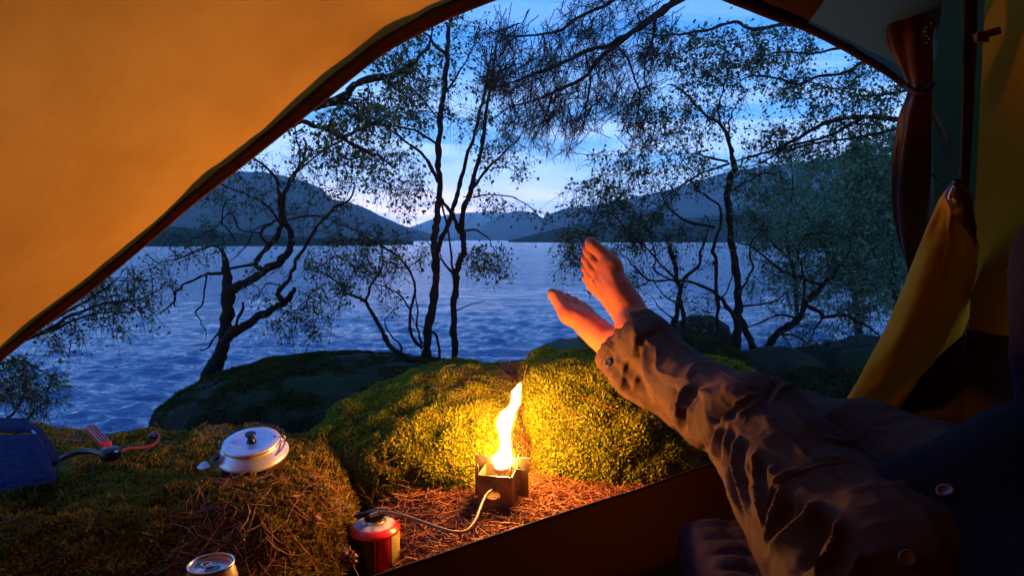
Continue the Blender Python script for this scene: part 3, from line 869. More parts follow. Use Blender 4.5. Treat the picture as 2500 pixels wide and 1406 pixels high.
T = Tree('slender_tree', 'straight slender tree left of the forked one, its trunk running up out of the picture', seed=102, k=0.85)
T.limb([(1030, 930, 16), (1036, 893, 13), (1041, 840, 12), (1049, 780, 12), (1060, 720, 11), (1064, 660, 11), (1060, 610, 11), (1060, 570, 10), (1067, 520, 9.5), (1072, 450, 9), (1070, 380, 8), (1075, 300, 8), (1084, 230, 8), (1091, 150, 7), (1095, 80, 6), (1102, 20, 5), (1106, -60, 3)], 3.0, S=10)
T.limb([(1062, 628, 8), (1077, 588, 7), (1098, 532, 7), (1108, 500, 6.5), (1124, 442, 6), (1140, 380, 5), (1160, 320, 4.5), (1176, 250, 3.5), (1192, 170, 2.5), (1200, 110, 1.5)], 3.05)
T.limb([(1071, 478, 4), (1090, 503, 5), (1108, 535, 5), (1122, 568, 5)], 3.08)
T.limb([(1070, 445, 6), (1050, 402, 5), (1020, 368, 4), (970, 328, 3), (915, 290, 2.5), (880, 250, 1.5)], 2.9)
T.limb([(1066, 352, 4), (1020, 322, 3.5), (960, 308, 3), (900, 305, 3), (858, 328, 3), (800, 362, 2), (760, 380, 1.2)], 3.1)
T.limb([(1088, 132, 5), (1060, 108, 4), (1040, 84, 3), (1000, 60, 2)], 3.0)
T.limb([(1070, 472, 3), (1090, 540, 3), (1098, 610, 3), (1108, 665, 3)], 2.95)
T.limb([(1085, 230, 3), (1120, 180, 2.5), (1150, 120, 2), (1170, 60, 1.2)], 3.1)
T.limb([(1075, 300, 3), (1040, 250, 2.5), (1000, 215, 2), (960, 200, 1.2)], 2.85)
T.grow([(960, 330, 110, 60, 3.0, 0.4, 46), (1010, 240, 90, 80, 3.0, 0.4, 56), (950, 420, 90, 60, 3.0, 0.3, 40), (1150, 200, 80, 120, 3.1, 0.3, 50), (1100, 80, 110, 80, 3.1, 0.3, 50), (990, 490, 70, 45, 3.0, 0.3, 22),
        (870, 400, 80, 60, 3.2, 0.3, 26), (1010, 140, 60, 50, 2.9, 0.2, 20)], leafn=9, leafsz=0.0174)
T.build()

T = Tree('forked_tree', 'slim tree forking below the horizon, just right of the tall straight trunk', seed=103, k=0.88)
T.limb([(1108, 940, 13), (1109, 900, 11), (1108, 850, 9.5), (1107, 780, 9), (1110, 720, 9), (1112, 672, 9), (1122, 642, 8.5), (1132, 602, 8), (1126, 560, 8), (1134, 510, 7.5), (1150, 462, 7), (1165, 400, 6), (1180, 330, 5), (1190, 250, 4), (1203, 170, 3), (1214, 90, 2)], 3.1, S=10)
T.limb([(1150, 465, 4.5), (1182, 420, 4), (1222, 380, 3), (1262, 345, 2), (1290, 300, 1.2)], 3.15)
T.limb([(1128, 570, 5), (1115, 545, 5), (1104, 520, 4)], 3.1)
T.limb([(1110, 674, 4), (1085, 642, 3), (1070, 618, 2), (1040, 590, 1.2)], 3.0)
T.limb([(1135, 563, 3), (1162, 560, 2.5), (1190, 582, 2), (1206, 612, 1.2)], 3.0)
T.limb([(1154, 482, 2.5), (1190, 474, 2), (1240, 480, 2), (1290, 504, 1.6), (1332, 548, 1)], 3.1)
T.limb([(1108, 760, 2), (1140, 745, 1.5), (1180, 735, 1)], 3.1)
T.grow([(1190, 640, 60, 50, 3.0, 0.3, 34), (1230, 390, 70, 60, 3.2, 0.3, 26), (1200, 480, 60, 40, 3.1, 0.3, 12), (1210, 240, 60, 90, 3.2, 0.3, 26), (1310, 520, 50, 30, 3.1, 0.2, 8), (1160, 330, 50, 60, 3.1, 0.2, 14)], leafn=10, leafsz=0.0174)
T.build()

T = Tree('sapling', 'thin bent sapling with a sloping stem growing left of the straight trunk', seed=104)
T.limb([(1035, 915, 8), (1010, 882, 6), (980, 866, 6), (950, 840, 5.5), (925, 792, 5), (906, 762, 4.5), (890, 736, 4), (850, 714, 3), (810, 680, 2), (765, 650, 1.2)], 2.8)
T.limb([(892, 740, 3), (902, 705, 3), (935, 652, 2.2), (932, 600, 1.6), (915, 560, 1)], 2.8)
T.limb([(1032, 850, 4), (1006, 822, 4), (1004, 765, 3.4), (1015, 702, 3), (985, 640, 3), (932, 600, 2.6), (880, 570, 2), (828, 545, 1.3)], 2.85)
T.limb([(1004, 760, 2.5), (975, 720, 2), (940, 700, 1.5), (900, 690, 1)], 2.85)
T.limb([(980, 866, 3), (975, 840, 2.5), (950, 810, 2), (940, 780, 1.4)], 2.75)
T.limb([(1030, 840, 3), (1018, 800, 2.5), (1022, 760, 2), (1016, 720, 1.2)], 2.85)
T.limb([(1040, 800, 2.5), (1065, 820, 3), (1075, 860, 3.5), (1072, 910, 4)], 2.9)
T.grow([(830, 640, 90, 65, 2.85, 0.3, 66), (920, 620, 80, 60, 2.85, 0.3, 50), (800, 720, 70, 40, 2.8, 0.2, 24), (880, 560, 90, 40, 2.9, 0.2, 34), (1000, 600, 50, 60, 2.9, 0.2, 16), (760, 780, 60, 40, 2.75, 0.2, 10), (960, 740, 50, 60, 2.85, 0.2, 10)], leafn=9, leafsz=0.0151)
T.build()

T = Tree('low_branching_shrub', 'long flat leafy stems reaching over the water from under the fly at left', cat='shrub', seed=105)
T.limb([(-260, 1060, 14), (-60, 905, 8), (30, 842, 6), (100, 812, 5), (160, 776, 4), (250, 742, 3), (340, 728, 2), (402, 700, 1)], 2.4)
T.limb([(20, 848, 5), (100, 800, 4), (200, 742, 3), (260, 700, 2), (300, 660, 1)], 2.35)
T.limb([(60, 830, 4), (160, 792, 3), (240, 765, 2.4), (310, 760, 1.6), (360, 745, 1)], 2.45)
T.limb([(-40, 900, 4), (40, 880, 3), (100, 905, 2), (140, 925, 1)], 2.4)
T.grow([(290, 720, 110, 45, 2.4, 0.25, 62), (230, 680, 60, 30, 2.4, 0.2, 20), (150, 800, 90, 50, 2.4, 0.2, 28), (60, 920, 90, 50, 2.3, 0.25, 50), (330, 790, 70, 30, 2.4, 0.2, 10), (340, 660, 60, 30, 2.4, 0.2, 14)], leafn=9, leafsz=0.0146)
T.build()
T = Tree('waterside_bush', 'small dark leafy bush at the far left edge above the blue case', cat='shrub', seed=115)
T.limb([(-60, 1120, 6), (-10, 1060, 4), (40, 1000, 3), (70, 950, 1.5)], 2.0)
T.limb([(-20, 1070, 4), (60, 1030, 3), (110, 980, 1.5)], 2.05)
T.grow([(60, 985, 90, 50, 2.0, 0.25, 34), (20, 930, 60, 40, 2.0, 0.2, 12)], leafn=12, leafsz=0.0112)
T.build()

T = Tree('overhanging_tree', 'large leaved branches reaching out from behind the orange fly hem, upper left', seed=106)
T.limb([(-520, 1250, 60), (-300, 900, 45), (0, 560, 34), (300, 340, 26), (560, 270, 18), (700, 262, 13), (790, 256, 11), (845, 235, 10), (862, 207, 9), (915, 190, 8), (968, 181, 7), (1010, 152, 5), (1048, 115, 3.5), (1058, 60, 2)], 2.3, S=9)
T.limb([(560, 272, 10), (690, 305, 7), (740, 298, 6), (785, 312, 6), (832, 336, 5), (882, 366, 4), (930, 384, 3), (962, 412, 2)], 2.4)
T.limb([(832, 336, 3), (880, 312, 3), (920, 300, 2.6)], 2.4)
T.limb([(560, 275, 8), (680, 300, 6), (740, 272, 5), (800, 258, 4), (880, 250, 3)], 2.45)
T.grow([(930, 240, 90, 45, 2.3, 0.25, 48), (860, 290, 80, 40, 2.35, 0.25, 46), (960, 130, 70, 50, 2.3, 0.25, 30), (780, 350, 80, 40, 2.4, 0.2, 22), (1000, 190, 60, 40, 2.3, 0.2, 18), (900, 380, 90, 50, 2.4, 0.2, 18)], leafn=9, leafsz=0.0187)
T.build()

# pine whose trunk stands right of the tent
def droop(T, t0, rows):
    pass
T = Tree('pine_tree', 'pine with dark drooping sprays of long needles at the top of the opening', seed=107, k=0.75)
T.limb([(2520, 1100, 70), (2480, 700, 64), (2450, 300, 58), (2430, -100, 54), (2420, -500, 48), (2415, -800, 30)], 3.3, S=12)
T.limb([(2422, -420, 26, 3.3), (2150, -260, 20, 3.0), (1900, -140, 17, 2.7), (1740, -60, 14), (1650, 6, 13), (1575, 54, 11), (1500, 102, 8.5), (1430, 128, 7), (1352, 165, 5), (1262, 196, 4), (1192, 216, 2.5)], 2.5)
T.limb([(1565, 62, 8), (1484, 128, 7), (1422, 188, 6), (1352, 226, 4), (1252, 262, 3), (1200, 290, 1.5)], 2.45)
T.limb([(1650, 0, 6, 2.5), (1560, -20, 7), (1460, 18, 6), (1402, 50, 5), (1340, 84, 4), (1242, 86, 3), (1195, 70, 1.5)], 2.4)
T.limb([(1500, 100, 4), (1540, 160, 3.5), (1560, 230, 3), (1550, 300, 2)], 2.5)
T.limb([(1430, 130, 3), (1440, 220, 3), (1420, 300, 2), (1390, 340, 1.2)], 2.45)
T.limb([(1350, 226, 3), (1330, 290, 2), (1300, 340, 1.2)], 2.45)
T.limb([(1600, 40, 5), (1590, 110, 4), (1570, 180, 3), (1590, 240, 1.5)], 2.55)
nn0 = len(T.nodes)
blobs = [(1230, 110, 50, 40, 2.4, 0.15, 22), (1215, 200, 45, 38, 2.4, 0.15, 36), (1320, 190, 70, 50, 2.45, 0.2, 36), (1400, 120, 90, 60, 2.45, 0.2, 44), (1300, 270, 80, 50, 2.45, 0.2, 34),
         (1420, 260, 80, 70, 2.5, 0.2, 44), (1520, 200, 70, 90, 2.5, 0.2, 50), (1480, 40, 120, 50, 2.45, 0.2, 34), (1600, 120, 60, 70, 2.5, 0.2, 28), (1360, 340, 60, 50, 2.5, 0.2, 16), (1560, 330, 50, 50, 2.5, 0.2, 16), (1250, 330, 60, 40, 2.45, 0.15, 14)]
T.grow(blobs, leafn=0, spread=0.05, drop=0.9)
tgt = []
r_ = T.r
for px, py, rx_, ry_, t, dt, n in blobs:
    a = r_.uniform(0, 2 * math.pi, n * 2); q = np.sqrt(r_.random(n * 2))
    for A_, Q_ in zip(a, q): tgt.append(P(px + rx_ * Q_ * math.cos(A_), py + ry_ * Q_ * math.sin(A_), t + r_.uniform(-dt, dt)))
tgt = np.array(tgt)
dr = r_.normal(0, 0.55, tgt.shape) + np.array([-0.3, 0, -0.75]); dr /= np.linalg.norm(dr, axis=1)[:, None]
shl = tgt[:, None] - dr[:, None] * np.linspace(0.10, -0.01, 4)[None, :, None]
v, q = tubes(shl, np.tile(np.linspace(0.0018, 0.001, 4), (len(shl), 1)), 3); T.trunk.add(v, q)
T.needles(tgt, dr, 14, 0.040, 0.0006)
T.needles(tgt - dr * 0.04, dr, 6, 0.034, 0.0006)
T.build(lm='needle')

T = Tree('overhanging_tree', 'tree behind the rolled door on the right, its dark boughs sweeping in over the lake', seed=108, k=0.68)
T.limb([(2440, 1050, 50), (2430, 700, 46), (2415, 300, 42), (2400, 0, 38), (2380, -200, 30)], 3.7, S=10)
T.limb([(2412, 250, 16, 3.6), (2300, 285, 12, 3.4), (2190, 293, 9), (2100, 286, 8), (2020, 300, 7), (1960, 330, 6), (1882, 370, 5), (1822, 386, 4), (1782, 396, 2)], 3.2)
T.limb([(2110, 288, 6), (2010, 336, 5), (1925, 360, 4), (1850, 402, 2), (1790, 410, 1)], 3.15)
T.limb([(2300, 285, 8, 3.4), (2120, 330, 5), (2000, 350, 4), (1900, 372, 3)], 3.25)
T.limb([(2405, 80, 14, 3.6), (2260, 120, 9), (2120, 150, 6), (2060, 180, 6), (2000, 187, 5), (1950, 206, 5), (1900, 194, 4), (1832, 186, 3), (1795, 210, 1.5)], 3.3)
T.limb([(2400, 20, 12, 3.6), (2200, 90, 7), (2050, 120, 5), (1980, 132, 4), (1900, 128, 3), (1850, 145, 1.5)], 3.3)
T.limb([(2385, -120, 14, 3.6), (2150, 20, 10), (1990, 52, 8), (1905, 62, 7), (1840, 72, 7), (1790, 54, 6), (1722, 76, 5), (1640, 86, 4), (1562, 82, 2)], 3.2)
T.limb([(2300, 200, 6, 3.5), (2190, 225, 5), (2100, 235, 4), (2020, 215, 3), (1960, 230, 1.5)], 3.3)
T.grow([(1800, 110, 130, 60, 3.2, 0.35, 90), (1650, 120, 90, 60, 3.2, 0.3, 50), (1950, 200, 140, 60, 3.3, 0.35, 100), (2080, 260, 110, 60, 3.3, 0.35, 90), (2000, 340, 140, 50, 3.3, 0.35, 90), (1870, 330, 90, 40, 3.2, 0.3, 36), (2130, 200, 80, 60, 3.4, 0.3, 60), (1900, 100, 100, 50, 3.3, 0.3, 50), (1720, 200, 90, 50, 3.2, 0.3, 36)], leafn=11, leafsz=0.0187)
T.build()

T = Tree('crooked_tree', 'tall crooked trunk rising from behind the knee, thickest of the right bank', seed=109, k=0.68)
T.limb([(1792, 960, 26), (1790, 890, 20), (1800, 830, 18), (1802, 770, 15), (1800, 705, 12), (1795, 640, 12), (1785, 580, 11), (1778, 520, 11), (1775, 472, 11), (1783, 430, 10), (1793, 402, 10), (1785, 370, 8), (1775, 332, 7), (1756, 300, 6), (1730, 285, 5), (1700, 260, 5), (1668, 224, 4), (1630, 205, 2)], 3.1, S=12)
T.limb([(1870, 940, 14), (1852, 872, 13), (1830, 822, 13), (1803, 772, 11)], 3.1)
T.limb([(1756, 300, 4), (1754, 262, 4), (1768, 218, 3), (1776, 165, 2.2), (1770, 110, 1.2)], 3.1)
T.limb([(1776, 395, 5), (1740, 388, 4), (1702, 374, 3), (1668, 392, 1.6)], 3.05)
T.limb([(1778, 330, 4), (1783, 290, 3), (1800, 255, 2.2), (1830, 218, 1.3)], 3.15)
T.limb([(1795, 780, 8), (1766, 735, 7), (1740, 709, 6), (1693, 692, 5), (1641, 683, 4), (1585, 683, 3.4), (1543, 645, 2.6), (1500, 606, 1.6)], 3.0)
T.limb([(1585, 683, 3), (1560, 700, 2.6), (1510, 690, 1.6)], 2.95)
T.limb([(1806, 710, 4), (1837, 658, 4), (1833, 602, 3), (1870, 543, 2)], 3.05)
T.limb([(1808, 748, 4), (1884, 738, 3), (1927, 708, 2), (1950, 680, 1.2)], 3.0)
T.limb([(1778, 470, 4), (1830, 440, 3), (1870, 420, 2), (1910, 440, 1.2)], 3.2)
T.limb([(1780, 400, 4), (1700, 430, 3.4), (1640, 470, 2.4), (1600, 500, 1.4)], 3.1)
T.grow([(1690, 290, 110, 60, 3.1, 0.35, 76), (1580, 260, 80, 60, 3.15, 0.3, 44), (1760, 200, 90, 70, 3.15, 0.3, 50), (1620, 390, 110, 60, 3.1, 0.35, 76), (1500, 420, 80, 70, 3.1, 0.3, 60), (1440, 480, 80, 50, 3.0, 0.3, 44), (1560, 500, 100, 50, 3.1, 0.3, 56),
        (1700, 440, 80, 50, 3.1, 0.3, 30), (1850, 440, 80, 50, 3.2, 0.3, 36)], leafn=10, leafsz=0.0159)
T.build()

T = Tree('multi_stemmed_shrub', 'tangled many stemmed shrub with a sawn upright stub, just left of the crooked trunk', cat='shrub', seed=110, k=0.75)
T.limb([(1650, 850, 11), (1645, 800, 9), (1658, 735, 8), (1658, 700, 8), (1647, 650, 7), (1637, 608, 6), (1631, 586, 3)], 2.95)
T.limb([(1676, 850, 10), (1671, 798, 8), (1664, 735, 7), (1664, 692, 6), (1704, 650, 5), (1713, 608, 4), (1730, 562, 2.4), (1725, 530, 1.4)], 2.9)
T.limb([(1755, 860, 7), (1752, 780, 6), (1752, 714, 6), (1745, 628, 6), (1740, 607, 6), (1756, 563, 5), (1760, 512, 4), (1722, 478, 3), (1692, 452, 1.6)], 3.0)
T.limb([(1660, 690, 4), (1619, 650, 3.6), (1564, 590, 3), (1500, 530, 2), (1470, 500, 1.2)], 2.85)
T.limb([(1655, 690, 3), (1598, 658, 3), (1602, 615, 2.6), (1577, 556, 2.4), (1534, 500, 1.4)], 2.95)
T.limb([(1745, 555, 4), (1680, 540, 4), (1641, 513, 3), (1602, 450, 1.6), (1590, 420, 1)], 2.95)
T.limb([(1650, 740, 3), (1622, 720, 2.4), (1600, 690, 1.6), (1596, 640, 1)], 2.9)
T.limb([(1648, 780, 3), (1610, 750, 2), (1590, 720, 1.2)], 2.9)
T.limb([(1752, 740, 3), (1780, 700, 2.6), (1790, 640, 2), (1800, 590, 1.2)], 2.95)
T.grow([(1420, 620, 70, 50, 2.8, 0.25, 56), (1400, 580, 60, 30, 2.8, 0.2, 20), (1540, 600, 70, 60, 2.9, 0.25, 40), (1600, 560, 90, 50, 2.95, 0.25, 40), (1700, 600, 70, 70, 3.0, 0.25, 26), (1530, 680, 50, 25, 2.85, 0.2, 22), (1500, 530, 70, 40, 2.9, 0.2, 26), (1700, 740, 60, 50, 2.95, 0.2, 18)], leafn=9, leafsz=0.0144)
T.build()

T = Tree('leaning_tree', 'low tangled tree leaning right over the water beside the yellow door flap', seed=111, k=0.80)
T.limb([(1850, 925, 15), (1868, 862, 12), (1897, 816, 11), (1948, 777, 10), (1970, 735, 9), (2012, 695, 7), (2050, 653, 5), (2068, 622, 2.6), (2080, 590, 1.3)], 3.2, S=9)
T.limb([(2010, 697, 6), (1943, 675, 5), (1905, 657, 4), (1841, 607, 3), (1800, 590, 1.5)], 3.1)
T.limb([(1968, 746, 7), (2003, 764, 6), (2012, 774, 5), (2055, 768, 5), (2097, 785, 4), (2130, 803, 2.6), (2150, 830, 1.3)], 3.2)
T.limb([(2008, 776, 4), (1990, 800, 3), (1978, 832, 1.8)], 3.2)
T.limb([(1961, 735, 4), (1961, 675, 4), (1948, 615, 3), (1961, 580, 3), (2003, 567, 2), (2050, 575, 1.2)], 3.15)
T.limb([(1950, 777, 4), (1900, 770, 3), (1850, 790, 2.4), (1815, 800, 1.4)], 3.1)
T.limb([(1897, 816, 4), (1940, 820, 2.6), (1985, 850, 1.4)], 3.1)
T.limb([(2050, 653, 3), (2100, 640, 2), (2140, 600, 1.2)], 3.2)
T.grow([(1960, 620, 110, 60, 3.2, 0.3, 52), (2080, 680, 80, 80, 3.2, 0.3, 52), (1900, 700, 80, 60, 3.1, 0.25, 30), (2090, 780, 70, 50, 3.2, 0.25, 34), (1960, 820, 90, 40, 3.1, 0.25, 26), (1850, 560, 80, 50, 3.1, 0.3, 30), (2040, 560, 90, 50, 3.2, 0.3, 36)], leafn=8, leafsz=0.0163)
T.build()

# leafy trees further along the right bank
for k, (px, base, top, t, w, lab) in enumerate([
    (2080, 860, 370, 8.0, 150, 'hazy green tree on the far right bank directly behind the leaning tree'),
    (1930, 800, 375, 12.0, 125, 'hazy green tree farthest along the right bank, left of its neighbours'),
    (2180, 880, 330, 6.2, 130, 'dense green tree on the right bank partly hidden by the rolled door')]):
    T = Tree('bank_tree', lab, seed=120 + k, group='leafy trees along the right bank')
    T.limb([(px + 20, base + 60, 14 / t * 6), (px + 10, base - 120, 10 / t * 6), (px - 8, (base + top) / 2, 8 / t * 6), (px + 6, top + 80, 5 / t * 6), (px, top, 2)], t)
    T.limb([(px + 6, base - 160, 5 / t * 6), (px - w * .4, (base + top) / 2, 3), (px - w * .8, top + 140, 1.2)], t - .2)
    T.limb([(px, base - 200, 5 / t * 6), (px + w * .4, (base + top) / 2 - 30, 3), (px + w * .7, top + 110, 1.2)], t + .2)
    T.grow([(px, top + 50, w * .9, 60, t, .8, 130), (px - w * .3, top + 150, w * 1.1, 80, t, .8, 170), (px + w * .2, top + 240, w * 1.1, 80, t, .8, 150), (px, top + 340, w * .9, 70, t, .8, 80)], leafn=34, leafsz=0.034, spread=0.26, r0=0.006)
    T.build(lm='leaf_far')

# ------------------------------------------------------------------ tent
def curve_eval(rows, s):
    rows = np.asarray(rows, float)
    x = np.linspace(0, 1, len(rows))
    L_ = smooth_line(rows, 12)
    xs = np.linspace(0, 1, len(L_))
    return np.stack([np.interp(s, xs, L_[:, k]) for k in range(rows.shape[1])], -1)
TENT = thing('tent', 'orange tent seen from inside, with rolled brown door and hanging yellow flap', 'tent', (0, 0.2, 0.93))
inner = [(-420, 1230, .98), (-200, 1035, 1.0), (0, 852, 1.02), (205, 696, 1.04), (325, 597, 1.05), (450, 485, 1.06), (530, 420, 1.07), (625, 343, 1.08), (750, 236, 1.10), (900, 113, 1.12), (1000, 52, 1.13), (1110, -2, 1.15),
         (1300, -70, 1.18), (1480, -100, 1.2), (1640, -80, 1.22), (1775, -22, 1.24), (1880, 22, 1.26), (1975, 58, 1.28), (2095, 122, 1.31), (2212, 198, 1.35), (2300, 300, 1.40), (2350, 480, 1.44)]
n = 240
s_ = np.linspace(0, 1, n)
C2 = curve_eval([(a, b_, t_, w_) for (a, b_, t_), w_ in zip(inner, [24, 24, 24, 22, 22, 26, 28, 30, 36, 38, 40, 40, 40, 36, 30, 26, 24, 22, 20, 18, 16, 16])], s_)
rip = vnoise(np.stack([s_ * 60, 0 * s_, 0 * s_], -1), 3) * 2.2 + vnoise(np.stack([s_ * 22, 0 * s_ + 4, 0 * s_], -1), 4) * 3
H = np.array([P(c[0], c[1] + rr_, c[2]) for c, rr_ in zip(C2, rip)])
tan2 = np.gradient(C2[:, :2], axis=0); tan2 /= np.linalg.norm(tan2, axis=1)[:, None]
nor2 = np.stack([-tan2[:, 1], tan2[:, 0]], -1)          # towards the opening
H2 = np.array([P(c[0] + m_[0] * c[3], c[1] + m_[1] * c[3], c[2] - 0.004) for c, m_ in zip(C2, nor2)])
backs = [(-1.35, -.5, .95), (-1.3, -.5, 1.15), (-1.2, -.5, 1.4), (-1.0, -.5, 1.7), (-.7, -.5, 2.0), (-.3, -.5, 2.2), (.2, -.4, 2.28), (.5, .1, 2.3), (.58, .6, 2.3), (.61, .95, 2.3), (.66, 1.1, 2.3)]
Bk = curve_eval(backs, s_)
K = 44
G = np.zeros((K, n, 3))
for k in range(K):
    v = (k / (K - 1)) ** 1.5
    sag = math.sin(math.pi * v) * np.array([0.02, 0.0, -0.03])
    G[k] = H * (1 - v) + Bk * v + sag
G += 0.006 * np.clip(np.arange(K) / 4, 0, 1)[:, None, None] * np.stack([fbm(G * 5, 3, 61), 0 * G[..., 0], fbm(G * 5, 3, 62)], -1)
# tension creases that run in from the hem
sd = s_[None, :] * 26 + 1.5 * np.linspace(0, 1, K)[:, None]
G += (0.009 * np.exp(-np.linspace(0, 1, K)[:, None] * 6) * (1 - np.exp(-np.linspace(0, 1, K)[:, None] ** 1.5 * 60)) * vnoise(np.stack([sd, 0 * sd, 0 * sd], -1), 8))[..., None] * np.array([0.5, -0.2, -0.8])
def cut(a, b_):
    i0, i1 = int(a * (n - 1)), int(b_ * (n - 1))
    return G[:, i0:i1 + 1]
i_dark = 12.0 / 21; i_grey = 17.0 / 21
b = MB(); b.add(*sheet(cut(0, i_dark))); b.build('fly_sheet', M['fly'], TENT)
b = MB(); b.add(*sheet(cut(i_dark, i_grey))); b.build('roof_panel', M['black_fab'], TENT)
b = MB(); b.add(*sheet(cut(i_grey, 19.6 / 21))); b.build('grey_panel', M['grey_fab'], TENT)
b = MB(); b.add([(-.4, -.6, 2.305), (1.6, -.6, 2.305), (1.6, 1.55, 2.305), (.4, 1.2, 2.305)], [[0, 1, 2, 3]]); b.build('roof_sheet', M['black_fab'], TENT, smooth=False)
# folded binding round the opening: a flat padded strip
ring = []
nH = np.cross(np.gradient(H, axis=0), H2 - H); nH /= np.linalg.norm(nH, axis=1)[:, None]
for u, th in ((0, .0008), (.12, .0025), (.5, .0032), (.88, .0025), (1, .001)):
    ring.append(H * (1 - u) + H2 * u + nH * th)
for u, th in ((1, .001), (.5, .0032), (0, .0008)):
    ring.append(H * (1 - u) + H2 * u - nH * th)
ring.append(ring[0])
ring = np.array(ring)
ring += 0.0012 * fbm(ring * 30, 2, 4)[..., None]
b = MB(); b.add(*sheet(ring)); b.build('door_binding', M['hem'], TENT)
# back wall closing the tent
bw = np.array([(-1.4, -.5, .9), (-1.35, -.5, 1.15), (-1.2, -.5, 1.4), (-1.0, -.5, 1.7), (-.7, -.5, 2.0), (-.3, -.5, 2.2), (.0, -.5, 2.31), (1.45, -.5, 2.31), (1.45, -.5, .9)])
b = MB(); b.add(bw, [list(range(9))])
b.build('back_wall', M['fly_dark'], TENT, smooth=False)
# right side wall
zs = np.linspace(1.318, 2.31, 20); us = np.linspace(0, 1, 40)
A0 = np.array([0.924, 1.34]); A1 = np.array([1.38, -0.5])
G2 = np.array([[(*(A0 * (1 - u) + A1 * u), z) for u in us] for z in zs])
G2 += 0.012 * fbm(G2 * 4, 3, 66)[..., None] * np.array([1, .3, 0]) * np.clip(us * 6, 0, 1)[None, :, None]
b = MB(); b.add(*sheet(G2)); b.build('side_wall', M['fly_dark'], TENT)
zs = np.linspace(0.9, 1.318, 12)
G2 = np.array([[(*(A0 * (1 - u) + A1 * u), z) for u in us] for z in zs]) + np.array([-.004, 0, 0])
G2[..., 2] += (0.004 * vnoise(np.stack([us * 20, 0 * us, 0 * us], -1), 5))[None] * (zs[:, None] > 1.3)
b = MB(); b.add(*sheet(G2)); b.build('side_wall_skirt', M['black_fab'], TENT)
# low groundsheet wall across the door: top edge read off the photograph
TA = np.array([-0.62, 0.47, 1.075]); T0 = P(940, 1400, .86); T1 = P(1720, 1140, 1.2); T2 = P(2110, 1012, 1.46)
def wall_top(u):
    pts = np.array([T0 + (T0 - T1) * 1.1, T0, (T0 + T1) / 2, T1, T2, T2 + (T2 - T1) * 0.3])
    return curve_eval(pts, u)
us = np.linspace(0, 1, 90)
tp = wall_top(us); tp[:, 2] += 0.0025 * vnoise(np.stack([us * 14, 0 * us, 0 * us], -1), 2)
inn = np.array([0.57, -0.82, 0.0])
rows_ = []
for v in np.linspace(0, 1, 14):
    q = tp.copy(); q[:, 2] = tp[:, 2] * (1 - v) + 0.955 * v if True else 0
    q += inn * (0.03 * v ** 2 + 0.004 * math.sin(v * 5)); rows_.append(q)
G3 = np.array(rows_); G3 += 0.004 * fbm(G3 * 9, 3, 77)[..., None] * np.array([.5, -.8, 0]) * np.clip(np.arange(14) / 3, 0, 1)[:, None, None]
b = MB(); b.add(*sheet(G3))
lip = tubes(tp, np.full(len(tp), 0.0022), 6); b.add(*lip)
b.build('groundsheet_wall', mat('brown_groundsheet_wall', (0.05, 0.020, 0.012), 0.8, spec=0.1, var=(0.035, 0.014, 0.009), vscale=5, bump=0.002, bscale=20, transl=0.025, tcol=(0.09, 0.03, 0.010)), TENT)
# floor
fl = np.array([G3[-1][0], G3[-1][30], G3[-1][60], G3[-1][-1], [1.0, 1.3, .955], [1.36, -.2, .955], [-1.36, -.5, .955], [-1.36, 0.0, .955]])
b = MB(); b.add(np.vstack([fl, [[.3, .3, .955]]]), [[k, (k + 1) % 8, 8] for k in range(8)]); b.build('floor', M['black_fab'], TENT, smooth=False)
# the dark corner beyond the legs
b = MB(); q0 = P(2130, 1010, 1.47); q1 = P(2350, 818, 1.36)
b.add([q0, q1, [.93, 1.34, 1.31], [.94, 1.3, .9], [q0[0], q0[1], .93]], [[0, 1, 2, 3, 4]]); b.build('corner_panel', M['black_fab'], TENT, smooth=False)
# mesh panel between rolled door and edge strip
zz = np.linspace(-420, 1010, 28); xx = np.linspace(2236, 2440, 10)
G4 = np.array([[P(a, c, 1.44 - 0.0004 * (a - 2236)) for a in xx] for c in zz]); G4[..., 1] += 0.006 * fbm(G4 * 12, 2, 5)
b = MB(); b.add(*sheet(G4)); b.build('mesh_panel', M['green_fab'], TENT)
# black edge strip (zip tape) hanging straight
rows_ = smooth_line([(2372, -80, 17), (2368, 100, 17), (2363, 250, 15), (2357, 400, 13), (2350, 500, 11)], 8)
line = np.array([P(a, c, 1.18) for a, c, _ in rows_])
V, q = tubes(line, rows_[:, 2] * 1.18 / F, 14)
ctr = np.repeat(line, 14, 0); V = ctr + (V - ctr) * np.array([1, 0.35, 1])
b = MB(); b.add(V, q); b.build('zip_tape', M['pole'], TENT)
# toggle strap on the wall
b = MB(); q = P(2410, 84, 1.14)
b.add(*box(q, (.022, .003, .006), rx(0) @ np.array([[.96, 0, .28], [0, 1, 0], [-.28, 0, .96]]).T))
q = P(2398, 92, 1.135); b.add(*box(q, (.010, .003, .008)))
b.build('toggle_loop', M['hem'], TENT, smooth=False)
